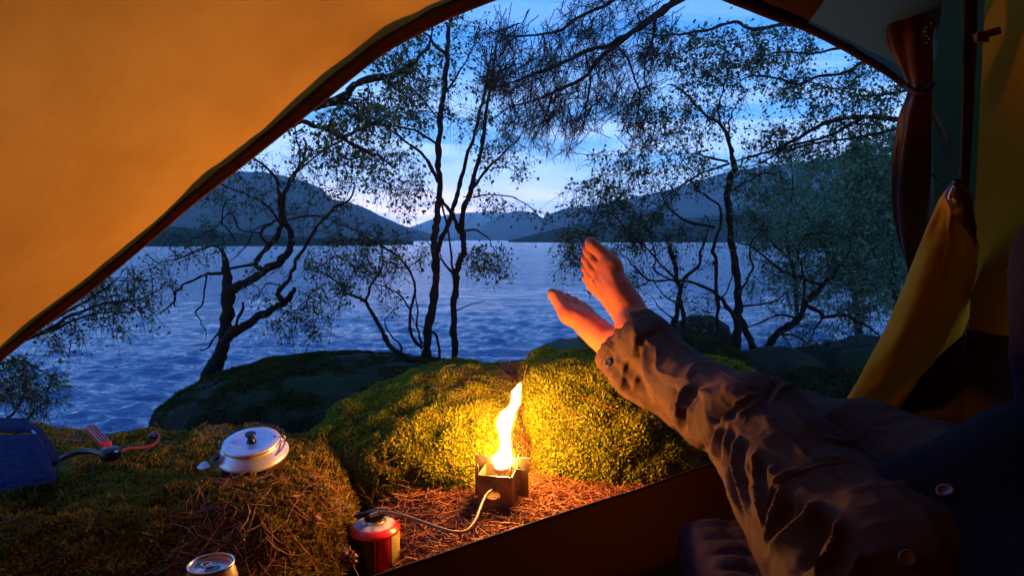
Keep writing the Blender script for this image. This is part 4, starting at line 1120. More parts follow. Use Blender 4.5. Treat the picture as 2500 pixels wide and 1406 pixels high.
# rolled-up door
rl = smooth_line([(2222, -120, 62), (2221, -30, 64), (2216, 50, 62), (2222, 110, 50), (2238, 170, 36), (2247, 222, 28), (2238, 290, 38), (2230, 380, 44), (2230, 480, 46), (2236, 570, 41), (2240, 650, 28), (2252, 740, 22), (2272, 850, 20), (2290, 930, 14)], 12)
K = len(rl); S = 72
ctr = np.array([P(a, c, 1.27 + 0.16 * min(1, max(0, (c - 250) / 400))) for a, c, _ in rl]); rad = rl[:, 2] * (1.27 + 0.16 * np.clip((rl[:, 1] - 250) / 400, 0, 1)) / F
th = np.arange(S + 1) * 2 * math.pi / S
ang = th[None] + np.linspace(0, 2.6, K)[:, None]
fold = 1 + 0.13 * np.sin(ang * 5 + 1.2 * vnoise(np.stack([np.linspace(0, 7, K)[:, None] + 0 * ang, 0 * ang, 0 * ang], -1), 3)) * 0.8 + 0.10 * vnoise(np.stack([np.cos(ang) * 2.5, np.sin(ang) * 2.5, np.linspace(0, 9, K)[:, None] + 0 * ang], -1), 9)
V = ctr[:, None] + (rad[:, None] * fold)[..., None] * (np.stack([np.cos(th), 0.6 * np.sin(th), 0 * th], -1))[None]
b = MB(); b.add(*sheet(V)); rolled = b.build('rolled_door', M['roll'], TENT)
b = MB(); lp = [(2213, 210, 1.22), (2232, 224, 1.20), (2262, 222, 1.2), (2276, 206, 1.22)]
l = smooth_line([P(*q) for q in lp], 6); V, q = tubes(l, np.full(len(l), .006), 8); b.add(V, q); b.build('tie_band', M['pole'], rolled if False else TENT)
b = MB()
for px, py in ((2262, 68), (2259, 78), (2262, 88), (2268, 96), (2262, 105), (2274, 58)):
    v_, q_ = lathe([(0.0, -.0012), (.0016, 0), (0, .0012)], 8, P(px, py, 1.185)); b.add(v_, q_)
b.build('zip_teeth', M['brass'], TENT)
# cord from the mesh to the gathered flap
l = smooth_line([P(2276, 425, 1.3), P(2292, 450, 1.25), P(2312, 466, 1.22)], 6); V, q = tubes(l, np.full(len(l), .0025), 6)
b = MB(); b.add(V, q); b.build('cord', M['pole'], TENT)
# hanging yellow flap
ed = np.array([(452, 2322, 2346), (470, 2306, 2356), (490, 2292, 2366), (520, 2280, 2374), (560, 2262, 2382), (600, 2246, 2386), (650, 2226, 2382), (700, 2207, 2374), (760, 2181, 2366), (800, 2163, 2352), (840, 2143, 2334),
               (880, 2121, 2302), (920, 2100, 2262), (960, 2076, 2222), (990, 2058, 2188), (1010, 2050, 2150)], float)
vv = np.linspace(452, 1010, 110); uu = np.linspace(0, 1, 70)
Lx = np.interp(vv, ed[:, 0], ed[:, 1]); Rx = np.interp(vv, ed[:, 0], ed[:, 2])
Rx = Rx + 5 * vnoise(np.stack([vv / 26, 0 * vv, 0 * vv], -1), 12)
Gf = np.zeros((110, 70, 3))
for i, v in enumerate(vv):
    a = (v - 452) / 558
    x = Lx[i] + (Rx[i] - Lx[i]) * uu
    wpx = Rx[i] - Lx[i]
    t = 1.20 + 0.20 * a - (wpx / F) * 0.55 * np.sin(np.clip(uu * 1.15, 0, 1) * math.pi) ** 0.8 + 0.05 * uu * min(1, a * 3)
    fold = 0.010 * np.exp(-((uu - 0.40 - 0.12 * np.sin(a * 5)) / 0.07) ** 2) * np.exp(-((a - .12) / .25) ** 2) - 0.012 * np.exp(-((uu - 0.72 + 0.3 * (a - .8)) / 0.06) ** 2) * np.clip((a - .55) * 4, 0, 1)
    t = t - fold + 0.006 * vnoise(np.stack([uu * 5, 0 * uu + a * 6, 0 * uu], -1), 14)
    Gf[i] = np.array([P(xx_, v + 10 * a * uu_, tt_) for xx_, uu_, tt_ in zip(x, uu, t)])
b = MB(); b.add(*sheet(Gf))
fo = b.build('door_flap', M['flap'], TENT)
mo = fo.modifiers.new('thickness', 'SOLIDIFY'); mo.thickness = 0.0012
# gathered brown end of the flap
gl = smooth_line([(2334, 440, 8), (2334, 462, 20), (2340, 482, 26), (2352, 520, 22), (2372, 560, 10), (2382, 600, 4)], 8)
ctr = np.array([P(a, c, 1.165 + 0.0002 * (c - 440)) for a, c, _ in gl]); rad = gl[:, 2] * 1.17 / F
V, q = tubes(ctr, rad, 20); V += 0.0035 * vnoise(V * 90, 5)[:, None] * np.array([1, 0.4, 0.4])
b = MB(); b.add(V, q); b.build('gathered_cloth', M['roll'], TENT)
# zip pull
zp = MB(); c = P(2324, 471, 1.118); dirz = P(2332, 452, 1.118) - P(2316, 489, 1.118); dirz /= np.linalg.norm(dirz)
sx = np.cross(dirz, [0, 1, 0]); RM = np.stack([sx, [0, 1, 0], dirz], 1)
for tt in np.linspace(-1, 1, 9):
    v_, f_ = box(c + dirz * tt * .0105, (.0034 if abs(tt) < .9 else .0024, .0012, .0016), RM); zp.add(v_, f_)
zp.build('zip_pull', M['plastic'], TENT, smooth=False)
v_, q_ = lathe([(0.001, -.0018), (.0022, -.0005), (.0022, .001), (.001, .002)], 10, P(2318, 485, 1.112)); b = MB(); b.add(v_, q_); b.build('zip_slider', M['brass'], TENT)

# dark fleece hanging at the right edge
def fleece(p):
    c = P(2592, 610, .8)
    d = ell(p, c, (.042, .05, .055)); d = smin(d, ell(p, P(2596, 720, .8), (.045, .05, .09)), .03)
    return smin(d, ell(p, P(2615, 900, .8), (.06, .05, .14)), .04)
c = P(2580, 740, .8)
p, l0, hh = grid(c - .28, c + .28, 0.008); d = fleece(p); nr_ = np.abs(d) < .05; d[nr_] += .008 * fbm(p[nr_] * 25, 3, 8)
V, Q = nets(d, l0, hh); b = MB(); b.add(V, Q)
tag(b.build('fleece_jacket', M['purple'], loc=c), 'dark purple fleece hanging at the far right edge in front of the side wall', 'jacket')

# sleeping mat with quilted cells
xs = np.linspace(0.262, 1.0, 130); ys = np.linspace(1.03, -0.2, 200)
X, Y = np.meshgrid(xs, ys, indexing='ij')
Z = 1.062 + 0.006 * (np.abs(np.sin(X * math.pi / .055 + 0.4 * np.sin(Y * 60))) ** .5 * np.abs(np.sin(Y * math.pi / .045)) ** .5) + 0.003 * fbm(np.stack([X * 12, Y * 12, 0 * X], -1), 3, 3)
edge = np.minimum.reduce([(X - .262) / .02, (1.03 - Y) / .02, 0 * X + 1]); Z -= 0.03 * (1 - np.clip(edge, 0, 1)) ** 2
X2 = X - 0.10 * (0.98 - Y) * 0.55
Gm = np.stack([X2, Y, Z], -1)
sk = Gm[:, 0:1].copy(); sk[..., 2] = .96
b = MB(); b.add(*sheet(Gm)); b.add(*sheet(np.stack([Gm[:, 0], sk[:, 0]]))); s3 = Gm[0].copy(); s3[:, 2] = .96; b.add(*sheet(np.stack([Gm[0], s3])))
tag(b.build('sleeping_mat', M['mat'], loc=(.6, .4, .96)), 'brown purple quilted sleeping mat on the tent floor beneath the near thigh', 'mat')

# ------------------------------------------------------------------ person
PERSON = thing('person', 'person lying back in the tent, crossed bare feet raised, brown trousers and dark shirt', 'person', (0.6, 0.7, 1.06))
def foot_sdf(p, side):
    """p in foot coordinates: x to the toes, y medial, z dorsal; ankle at the origin; side unused but kept for clarity"""
    d = ell(p, (-.036, 0, -.046), (.036, .031, .034))
    d = smin(d, cap(p, (0, 0, 0), (-.01, 0, -.03), .036, .034), .02)
    d = smin(d, cap(p, (0, .008, -.018), (.075, .012, -.040), .034, .026), .02)
    d = smin(d, cap(p, (.05, .012, -.036), (.128, .026, -.056), .027, .0195), .018)
    d = smin(d, cap(p, (0, -.010, -.034), (.100, -.032, -.060), .030, .0155), .02)
    d = smin(d, cap(p, (.03, -.004, -.034), (.118, -.004, -.056), .026, .017), .02)
    d = smin(d, ell(p, (.122, .037, -.058), (.024, .017, .019)), .01)       # ball of the big toe
    d = smin(d, ell(p, (.108, -.036, -.062), (.022, .014, .015)), .01)
    d = smin(d, ell(p, (.000, .036, .002), (.012, .009, .012)), .012)       # ankle bones
    d = smin(d, ell(p, (-.006, -.036, -.006), (.012, .009, .012)), .012)
    d = np.maximum(d, -(p[..., 2] + .078))
    # arch
    d = np.maximum(d, -ell(p, (.045, .052, -.088), (.055, .036, .026)))
    toes = None
    for bx, by, mx_, my, tx, ty, rb, rt, lift in (
        (.122, .030, .150, .032, .176, .027, .0150, .0135, .000),
        (.120, .009, .150, .010, .172, .008, .0105, .0098, .006),
        (.116, -.008, .141, -.009, .161, -.010, .0100, .0092, .006),
        (.108, -.023, .129, -.026, .147, -.026, .0095, .0088, .005),
        (.098, -.037, .115, -.041, .131, -.040, .0090, .0086, .003)):
        z0 = -.060
        q = cap(p, (bx, by, z0 + .002), (mx_, my, z0 + lift), rb, rb * .96)
        q = smin(q, cap(p, (mx_, my, z0 + lift), (tx, ty, z0 - .003), rb * .96, rt), .004)
        q = smin(q, ell(p, (tx + .003, ty, z0 - .003), (rt * 1.15, rt * 1.02, rt * .95)), .005)
        # toe nail: a shallow flat on top of the tip
        q = np.maximum(q, -ell(p, (tx + .004, ty, z0 + rt * 1.0), (rt * .62, rt * .62, rt * .22)))
        toes = q if toes is None else smin(toes, q, .0028)
    d = smin(d, toes, .007)
    # tendons and a vein
    for y0, y1 in ((.024, .030), (.008, .009), (-.006, -.008), (-.018, -.022)):
        d = smin(d, cap(p, (.03, y0 * .5, -.008), (.118, y1, -.0395), .0030, .0030), .010)
    return d
def make_foot(ank, x, med, shin_to, s, hires=.0021):
    x = np.array(x, float); x /= np.linalg.norm(x)
    med = np.array(med, float); med -= x * (med @ x); med /= np.linalg.norm(med)
    A_ = np.cross(med, x); B_ = np.cross(x, med)
    return x, med
SHINS = {}
def foot_mesh(mb, ank, x, med, dors, shin_to, s):
    p, l0, hh = grid((-.10, -.075, -.10), (.205, .075, .085), .0021)
    d = foot_sdf(p, 0)
    # shin in foot coordinates
    R3 = np.stack([x, med, dors])                    # world -> foot rows
    sl = R3 @ ((np.array(shin_to) - ank) / s)
    sl = sl / np.linalg.norm(sl) * .30
    d = smin(d, cap(p, (0, 0, 0), tuple(sl), .034, .040), .022)
    d = smin(d, cap(p, (-.042, 0, -.03), tuple(sl * .4 + np.array([-.030, 0, 0])), .014, .014), .02)   # heel cord
    nr_ = np.abs(d) < .01
    d[nr_] += .0008 * fbm(p[nr_] * 60, 3, 5)
    V, Q = nets(d, l0, hh)
    Vw = ank + s * ((V * np.array([1.0, .90, .94])) @ R3)
    if np.linalg.det(R3) < 0: Q = Q[:, ::-1]
    mb.add(Vw, Q)
    e = ank + s * (sl @ R3)
    l = np.array([ank + (e - ank) * k for k in np.linspace(.15, 1, 6)]); v, q = tubes(l, np.linspace(.033, .038, 6) * s, 16); mb.add(v, q)
    return e
body = MB()
# near (upper) foot: sole away from us, big toe on the right
ankA = P(1550, 806, 1.43)
xA = np.array([-.66, .10, .74]); xA /= np.linalg.norm(xA)
mA = np.array([.64, -.52, .56]); mA -= xA * (mA @ xA); mA /= np.linalg.norm(mA)
dA = np.cross(mA, xA)
if dA[1] > 0: dA = -dA
eA = foot_mesh(body, ankA, xA, mA, dA, P(1672, 926, 1.285), 1.12)
# far (lower) foot, seen from its inner side
ankB = P(1520, 840, 1.505)
xB = np.array([-.54, .38, .78]); xB /= np.linalg.norm(xB)
mB = np.array([-.50, -.72, -.36]); mB -= xB * (mB @ xB); mB /= np.linalg.norm(mB)
dB = np.cross(xB, mB)
if dB[1] > 0: dB = -dB
eB = foot_mesh(body, ankB, xB, mB, dB, P(1745, 985, 1.31), 1.08)
# legs, hips and trunk inside the clothes
for pts in ([eA, P(1850, 1045, 1.08)], [P(1850, 1045, 1.08), P(2200, 1500, .72)], [eB, P(1950, 1062, 1.2)], [P(1950, 1062, 1.2), P(2470, 1320, .8)], [P(2200, 1500, .72), P(2470, 1320, .8)], [P(2350, 1450, .72), P(3000, 2300, .42)]):
    l = smooth_line(pts, 8); v, q = tubes(l, np.full(len(l), .038), 14); body.add(v, q)
body.build('body', M['skin'], PERSON)

def trousers():
    LL = [(1554, 800, 1.44, .050), (1584, 836, 1.40, .055), (1652, 920, 1.33, .062), (1748, 1000, 1.2, .073), (1850, 1045, 1.08, .084), (1950, 1180, .94, .092), (2060, 1330, .82, .100), (2200, 1510, .70, .115)]
    RL = [(1506, 858, 1.485, .052), (1562, 912, 1.43, .056), (1700, 980, 1.345, .062), (1820, 1030, 1.27, .070), (1950, 1062, 1.2, .074), (2100, 1110, 1.06, .084), (2300, 1215, .90, .098), (2480, 1330, .78, .12)]
    lo = np.array([.16, .28, .92]); hi = np.array([.86, 1.56, 1.47])
    p, l0, hh = grid(lo, hi, .0036)
    def chain(rows, k=.02):
        pts = [P(a, b_, t) for a, b_, t, r in rows]; d = None
        for i in range(len(rows) - 1):
            q = cap(p, pts[i], pts[i + 1], rows[i][3], rows[i + 1][3]); d = q if d is None else smin(d, q, k)
        return d, pts
    dl, pl = chain(LL); dr_, pr = chain(RL)
    # open cuffs: cut square and hollow
    for nm, pts, rr0 in (('l', pl, .050), ('r', pr, .050)):
        ax_ = (pts[1] - pts[0]); ax_ = ax_ / np.linalg.norm(ax_)
        along = (p - pts[0].astype(np.float32)) @ ax_.astype(np.float32)
        hol = cap(p, pts[0] - ax_ * .05, pts[0] + ax_ * .055, rr0 - .0075, rr0 - .004)
        cutp = -(along + .004)
        if nm == 'l': dl = np.maximum(np.maximum(dl, cutp), -hol)
        else: dr_ = np.maximum(np.maximum(dr_, cutp), -hol)
    d = smin(dl, dr_, .012)
    hip = cap(p, P(2200, 1510, .70), P(2480, 1330, .78), .115, .12)
    d = smin(d, hip, .03)
    nr_ = np.abs(d) < .03
    pn = p[nr_]
    d[nr_] += .0035 * fbm(pn * 22, 3, 91) + .004 * vnoise(pn * 9, 92)
    V, Q = nets(d, l0, hh)
    N = vnormals(V, Q)
    for it in range(1):
        px, py, t = proj(V)
        view = np.array([0, 0, CZ]) - V; view /= np.linalg.norm(view, axis=1)[:, None]
        face = np.clip((N * view).sum(1) * 2.2 + 0.25, 0, 1)
        disp = np.zeros(len(V))
        def stroke(pts, w, h):
            nonlocal disp
            l = smooth_line(np.array(pts, float), 5)
            dm = np.full(len(V), 1e9)
            sarr = np.linspace(0, 1, len(l))
            tap = np.zeros(len(V))
            for i in range(len(l) - 1):
                a, b_ = l[i], l[i + 1]; ba = b_ - a
                u = np.clip(((px - a[0]) * ba[0] + (py - a[1]) * ba[1]) / (ba @ ba + 1e-9), 0, 1)
                dd = np.hypot(px - a[0] - ba[0] * u, py - a[1] - ba[1] * u)
                m = dd < dm; dm[m] = dd[m]; tap[m] = (sarr[i] + (sarr[i + 1] - sarr[i]) * u[m])
            taper = np.clip(np.minimum(tap, 1 - tap) * 5 + .15, 0, 1)
            disp += h * (0.55 * np.exp(-(dm / w) ** 2) + 0.5 * np.exp(-dm / (w * 0.7))) * taper
        # folds: ridges (+) and hollows (-)
        for pts, w, h in [
            ([(1558, 802), (1548, 850), (1524, 900), (1520, 945)], 9, .011),
            ([(1540, 830), (1538, 870), (1524, 915)], 8, -.010),
            ([(1500, 800), (1510, 850), (1505, 900)], 9, .006),
            ([(1560, 842), (1558, 880), (1566, 925), (1590, 965), (1640, 1030)], 6, -.013),
            ([(1574, 842), (1572, 880), (1582, 925), (1604, 965), (1650, 1030)], 9, .007),
            ([(1610, 815), (1580, 822), (1565, 845)], 8, -.008),
            ([(1478, 885), (1520, 945), (1600, 1005)], 7, .006),
            ([(1490, 850), (1500, 890), (1530, 930), (1545, 960)], 8, -.007),
            ([(1645, 935), (1643, 970), (1646, 1005)], 12, -.010),
            ([(1684, 940), (1666, 962), (1656, 990), (1652, 1030)], 7, .013),
            ([(1712, 950), (1692, 975), (1672, 1010), (1662, 1062)], 12, -.018),
            ([(1740, 960), (1705, 965), (1688, 1000), (1682, 1055)], 9, .014),
            ([(1740, 1045), (1730, 1075), (1712, 1108)], 9, -.015),
            ([(1755, 1045), (1748, 1075), (1750, 1125)], 7, .010),
            ([(1708, 1010), (1708, 1050), (1712, 1090)], 14, .004),
            ([(1800, 975), (1762, 1000), (1742, 1035)], 14, -.014),
            ([(1850, 955), (1800, 945), (1760, 955)], 12, .007),
            ([(1850, 968), (1810, 988), (1783, 1005), (1756, 1042)], 7, .012),
            ([(1840, 985), (1812, 1005), (1785, 1025)], 5, -.006),
            ([(1870, 985), (1830, 1005), (1795, 1022)], 6, .010),
            ([(1782, 1035), (1776, 1075), (1768, 1120), (1785, 1190), (1830, 1290)], 5, .010),
            ([(1768, 1040), (1762, 1090), (1760, 1130)], 7, -.012),
            ([(1792, 1050), (1786, 1090), (1783, 1130), (1806, 1215), (1842, 1300)], 5, -.010),
            ([(1806, 1062), (1797, 1100), (1797, 1150), (1820, 1230), (1850, 1310)], 5, .011),
            ([(1822, 1070), (1812, 1120), (1822, 1190), (1850, 1280)], 6, -.008),
            ([(1848, 1098), (1850, 1150), (1858, 1210), (1862, 1290)], 6, .012),
            ([(1866, 1120), (1870, 1180), (1874, 1240)], 8, -.009),
            ([(1826, 1180), (1838, 1240), (1852, 1290)], 5, .007),
            ([(1908, 1190), (1904, 1240), (1890, 1290), (1882, 1345)], 9, .014),
            ([(1890, 1180), (1884, 1240), (1872, 1290)], 8, -.013),
            ([(1930, 1200), (1920, 1260), (1905, 1310), (1900, 1340)], 9, -.012),
            ([(2000, 1222), (1975, 1275), (1930, 1320), (1885, 1355)], 13, .016),
            ([(1960, 1230), (1940, 1270), (1920, 1300)], 11, -.012),
            ([(2050, 1262), (2045, 1330), (2020, 1370), (1990, 1405)], 9, .015),
            ([(2030, 1255), (2005, 1290), (1985, 1330), (1950, 1406)], 14, -.016),
            ([(2110, 1350), (2100, 1380), (2080, 1420)], 12, .010),
            ([(1900, 1130), (1880, 1165), (1862, 1200)], 9, .006),
            ([(1960, 1140), (1900, 1175), (1868, 1215)], 6, .007),
            ([(2240, 1045), (2300, 1062), (2360, 1075)], 14, .006),
            ([(1900, 930), (1880, 960), (1860, 985)], 10, -.009),
            ([(1950, 935), (1910, 950), (1885, 985)], 8, .009),
        ]:
            stroke(pts, w * 1.15, h * 0.8)
        st_ = V * np.array([26, 12, 26]) + 0.8 * fbm(V * 9, 2, 33)[:, None]
        rdg = (1 - np.abs(vnoise(st_, 44))) ** 5; rdg2 = (1 - np.abs(vnoise(V * np.array([50, 30, 60]) + 3, 45))) ** 4
        disp = disp + 0.0042 * (rdg - 0.25) + 0.0016 * rdg2
        nearcuff = np.minimum(np.linalg.norm(V - pl[0], axis=1), np.linalg.norm(V - pr[0], axis=1)) < .105
        disp = np.where(nearcuff, np.clip(disp, -.0035, .008), disp)
        V = V + N * (disp * face)[:, None]
    b = MB(); b.add(V, Q)
    b.build('trousers', M['trouser'], PERSON)
    def snap(q):
        k_ = np.argmin(np.linalg.norm(V[None] - q[:, None], axis=2), axis=1); return V[k_] + N[k_] * .0006
    for pts, rr0 in ((pl, .0515), (pr, .0515)):
        ax_ = pts[1] - pts[0]; ax_ = ax_ / np.linalg.norm(ax_)
        a_ = np.cross(ax_, [0, 0, 1]); a_ /= np.linalg.norm(a_); b_ = np.cross(ax_, a_)
        th = np.linspace(0, 2 * math.pi, 90)
        for off in (.018,):
            q = pts[0] + ax_ * off + (rr0 + off * .12) * (np.cos(th)[:, None] * a_ + np.sin(th)[:, None] * b_)
            l = snap(q); l = np.array([l[(np.arange(-2, 3) + j) % 90].mean(0) for j in range(90)])
            v_, q_ = tubes(l, np.full(90, .0010), 5); b = MB(); b.add(v_, q_); b.build('cuff_stitching', M['trouser'], PERSON)
    px_, py_, tt_ = proj(V)
    for path in ([(1868, 1240), (1880, 1205), (1905, 1175), (1950, 1148), (2010, 1130), (2080, 1125)], [(1640, 822), (1720, 880), (1800, 925), (1850, 950)]):
        pts = []
        for a_, b_ in smooth_line(np.array(path, float), 8):
            k_ = np.where(np.hypot(px_ - a_, py_ - b_) < 7)[0]
            if len(k_):
                j = k_[np.argmin(tt_[k_])]; pts.append(V[j] + N[j] * .0004)
        pts = np.array(pts); pts[1:-1] = (pts[:-2] + pts[1:-1] + pts[2:]) / 3
        v_, q_ = tubes(pts, np.full(len(pts), .0007), 5); b = MB(); b.add(v_, q_); b.build('seam', M['trouser'], PERSON)
    return V, Q
TV, TQ = trousers()
TN = vnormals(TV, TQ)
def on_trousers(px, py):
    x, y, t = proj(TV)
    k = np.where(np.hypot(x - px, y - py) < 9)[0]
    if not len(k): return P(px, py, .8), np.array([0, -.7, .7])
    j = k[np.argmin(t[k])]
    return TV[j], TN[j]
# cuff snap and two shirt buttons
def disc(px, py, r, m, name, tt=None):
    c, nn_ = on_trousers(px, py)
    if tt is not None: c = P(px, py, tt); nn_ = np.array([-.35, -.6, .7]); nn_ /= np.linalg.norm(nn_)
    a = np.cross(nn_, [0, 0, 1]); a /= np.linalg.norm(a); b2 = np.cross(nn_, a)
    v, q = lathe([(0, .0016), (r * .55, .0014), (r * .8, .0026), (r, .002), (r, -.001), (0, -.001)], 28)
    Vw = c + v @ np.stack([a, b2, nn_]) + nn_ * .001
    b = MB(); b.add(Vw, q); b.build(name, M[m], PERSON)
disc(1480, 880, .0085, 'blackp', 'snap_button')
# shirt hem lying over the hips
def shirt():
    lo = P(2480, 1350, .72) - .36; hi = P(2480, 1350, .72) + .36
    p, l0, hh = grid(lo, hi, .008)
    d = cap(p, P(2330, 1380, .76), P(2560, 1240, .80), .118, .128)
    d = smin(d, cap(p, P(2420, 1400, .74), P(2950, 2100, .46), .125, .15), .05)
    nr_ = np.abs(d) < .06
    d[nr_] += .010 * fbm(p[nr_] * 9, 3, 17)
    V, Q = nets(d, l0, hh); b = MB(); b.add(V, Q); b.build('shirt', M['jacket'], PERSON)
    return V, Q
SV, SQ = shirt()
def on_mesh(V, N, px, py):
    x, y, t = proj(V); k = np.where(np.hypot(x - px, y - py) < 16)[0]
    if not len(k): return None
    j = k[np.argmin(t[k])]; return V[j], N[j], t[j]
SN = vnormals(SV, SQ)
for px, py in ((2207, 1353), (2298, 1190)):
    hits = [h for h in (on_mesh(SV, SN, px, py), on_mesh(TV, TN, px, py)) if h]
    if hits:
        c, nn_, t = min(hits, key=lambda h: h[2])
        r = 20 * t / F
        a = np.cross(nn_, [0, 0, 1]); a /= np.linalg.norm(a); b2 = np.cross(nn_, a)
        v, q = lathe([(0, .0012), (r * .6, .0010), (r * .8, .0024), (r, .002), (r, -.001), (0, -.001)], 28)
        b = MB(); b.add(c + v @ np.stack([a, b2, nn_]) + nn_ * .0015, q); b.build('button', M['button'], PERSON)

# ------------------------------------------------------------------ stove and flame
def stove():
    base = np.array([P(1216, 1232, 1.36)[0], P(1216, 1232, 1.36)[1] + .018, float(gz(-.03, 1.34)) + .007])
    c = base
    t = thing('camp_stove', 'small burnt steel box stove with a tall yellow flame between mossy rocks', 'stove', c)
    yaw = R(-11); Rm = rz(yaw); hw = .0345; H_ = .073; tk = .0008
    def pl(name, v, f, m='steel', smooth=False):
        b = MB(); b.add(c + np.asarray(v) @ Rm.T, f); return b.build(name, M[m], t, smooth=smooth)
    # front plate with its oval hole
    def plate_hole(y, z0, z1, x0, x1, hx, hz, rx_, rz_, hole=True):
        n_ = 40; th = np.linspace(0, 2 * math.pi, n_ + 1)[:-1]
        inn_ = np.stack([hx + rx_ * np.cos(th), 0 * th + y, hz + rz_ * np.sin(th)], -1)
        out = []
        for a in th:
            dx, dz = math.cos(a), math.sin(a)
            sc = min(((x1 - hx) if dx > 0 else (x0 - hx)) / dx if abs(dx) > 1e-6 else 1e9, ((z1 - hz) if dz > 0 else (z0 - hz)) / dz if abs(dz) > 1e-6 else 1e9)
            out.append((hx + dx * sc, y, hz + dz * sc))
        V = np.vstack([inn_, out]); V2 = V + np.array([0, tk * 2, 0])
        F_ = [[k, (k + 1) % n_, n_ + (k + 1) % n_, n_ + k] for k in range(n_)]
        F2 = [[2 * n_ + a for a in f[::-1]] for f in F_]
        F3 = [[k, 2 * n_ + k, 2 * n_ + (k + 1) % n_, (k + 1) % n_] for k in range(n_)]
        F4 = [[n_ + k, n_ + (k + 1) % n_, 3 * n_ + (k + 1) % n_, 3 * n_ + k] for k in range(n_)]
        return np.vstack([V, V2]), F_ + F2 + F3 + F4
    v, f = plate_hole(-hw, 0, H_, -hw, hw, -.004, .033, .015, .0085); pl('front_plate', v, f)
    for sx in (-1, 1):
        v, f = box((sx * hw, 0, H_ / 2), (tk, hw - tk, H_ / 2)); pl('side_plate', v, f)
    v, f = box((0, hw, H_ / 2 + .008), (hw, tk, H_ / 2 + .008)); pl('back_plate', v, f)
    v, f = box((0, 0, .012), (hw - .002, hw - .002, tk)); pl('ash_plate', v, f)
    # pot prongs standing out at the corners
    for sx, sy in ((-1, -1), (1, -1), (-1, 1), (1, 1)):
        l = [(sx * (hw - .002), sy * hw * 1.03, H_ * .1), (sx * hw * 1.0, sy * hw * 1.03, H_ + .016), (sx * (hw + .004), sy * hw * 1.03, H_ + .018), (sx * (hw + .026), sy * hw * 1.03, H_ + .017)]
        l = np.array(l); v, q = tubes(smooth_line(l, 3), np.full(10, .0011), 6); pl('pot_prong', v, q, smooth=True)
        if sy > 0:
            v, f = box((sx * (hw + .012), hw * 1.0, H_ / 2 + .012), (.011, tk, H_ / 2 + .005)); pl('corner_wing', v, f)
    # burner
    bc = (0.004, 0.010, .050)
    v, q = lathe([(0, 0), (.004, 0), (.004, .006), (.006, .010), (.013, .018), (.0165, .022), (.0165, .026), (.012, .028), (.010, .025), (0, .025)], 36, bc)
    bo = pl('burner', v, q, 'brass', True)
    v, q = lathe([(.0045, -.028), (.0045, 0)], 12, bc); pl('burner_stem', v, q, 'brass', True)
    # flame: centre line and half widths read off the photograph
    rows = [(1226, 1136, 12), (1226, 1126, 24), (1227, 1116, 25), (1233, 1100, 17), (1234, 1080, 14), (1233, 1062, 14), (1231, 1046, 18), (1232, 1034, 20), (1236, 1020, 22), (1241, 1007, 19), (1252, 996, 14), (1258, 984, 13), (1260, 968, 12.5), (1261, 954, 11), (1265, 944, 6.5), (1270, 934, 1.2)]
    tf = 1.395
    rw = smooth_line(rows, 6)
    ctr = np.array([P(a, b_, tf) for a, b_, w_ in rw]); rad = rw[:, 2] * tf / F * 0.84
    ctr[:, 1] += .004 * np.sin(np.arange(len(rw)) * .13)
    S = 40; th = np.arange(S + 1) * 2 * math.pi / S
    wob = 1 + .10 * vnoise(np.stack([np.cos(th)[None] * 1.5 + 0 * rad[:, None], np.sin(th)[None] * 1.5 + 0 * rad[:, None], np.arange(len(rad))[:, None] * .22 + 0 * th[None]], -1), 6)
    def fl(k, name, mt):
        V = ctr[:, None] + (rad * k)[:, None, None] * wob[..., None] * np.stack([np.cos(th), .75 * np.sin(th), 0 * th], -1)[None]
        b = MB(); b.add(*sheet(V))
        n0 = len(V); b.add(np.vstack([V[0], V[0].mean(0)[None]]), [[j + 1, j, S + 1] for j in range(S)]); b.add(np.vstack([V[-1], V[-1].mean(0)[None]]), [[j, j + 1, S + 1] for j in range(S)])
        return b.build(name, mt, t)
    m = bpy.data.materials.new('flame_core'); m.use_nodes = True; nt_ = m.node_tree; nt_.nodes.clear()
    e = nt_.nodes.new('ShaderNodeEmission'); e.inputs[0].default_value = (1, .385, .06, 1); e.inputs[1].default_value = FLAME_L
    o = nt_.nodes.new('ShaderNodeOutputMaterial'); nt_.links.new(e.outputs[0], o.inputs[0])
    core = fl(1.0, 'flame', m)
    def glow(name, col, st):
        m2 = bpy.data.materials.new(name); m2.use_nodes = True; nt_ = m2.node_tree; nt_.nodes.clear()
        e = nt_.nodes.new('ShaderNodeEmission'); e.inputs[0].default_value = col + (1,); e.inputs[1].default_value = st
        o = nt_.nodes.new('ShaderNodeOutputMaterial'); nt_.links.new(e.outputs[0], o.inputs['Volume'])
        return m2
    fl(1.55, 'flame_mantle', glow('burning_gas', (1, .36, .03), 95.0))
    # blue gas cup round the burner
    m3 = glow('blue_gas', (.50, .34, 1), 34.0)
    q0 = P(1227, 1126, 1.372)
    v, q = lathe([(0, -.016), (.006, -.0155), (.014, -.012), (.0215, -.003), (.0235, .006), (.019, .014), (0, .014)], 36, (0, 0, 0))
    v = v * np.array([1 + 0, 1, 1]) * (1 + .06 * vnoise(v * 260, 3))[:, None]
    b = MB(); b.add(q0 + v, q); b.build('gas_flame', m3, t)
    return c
stove()

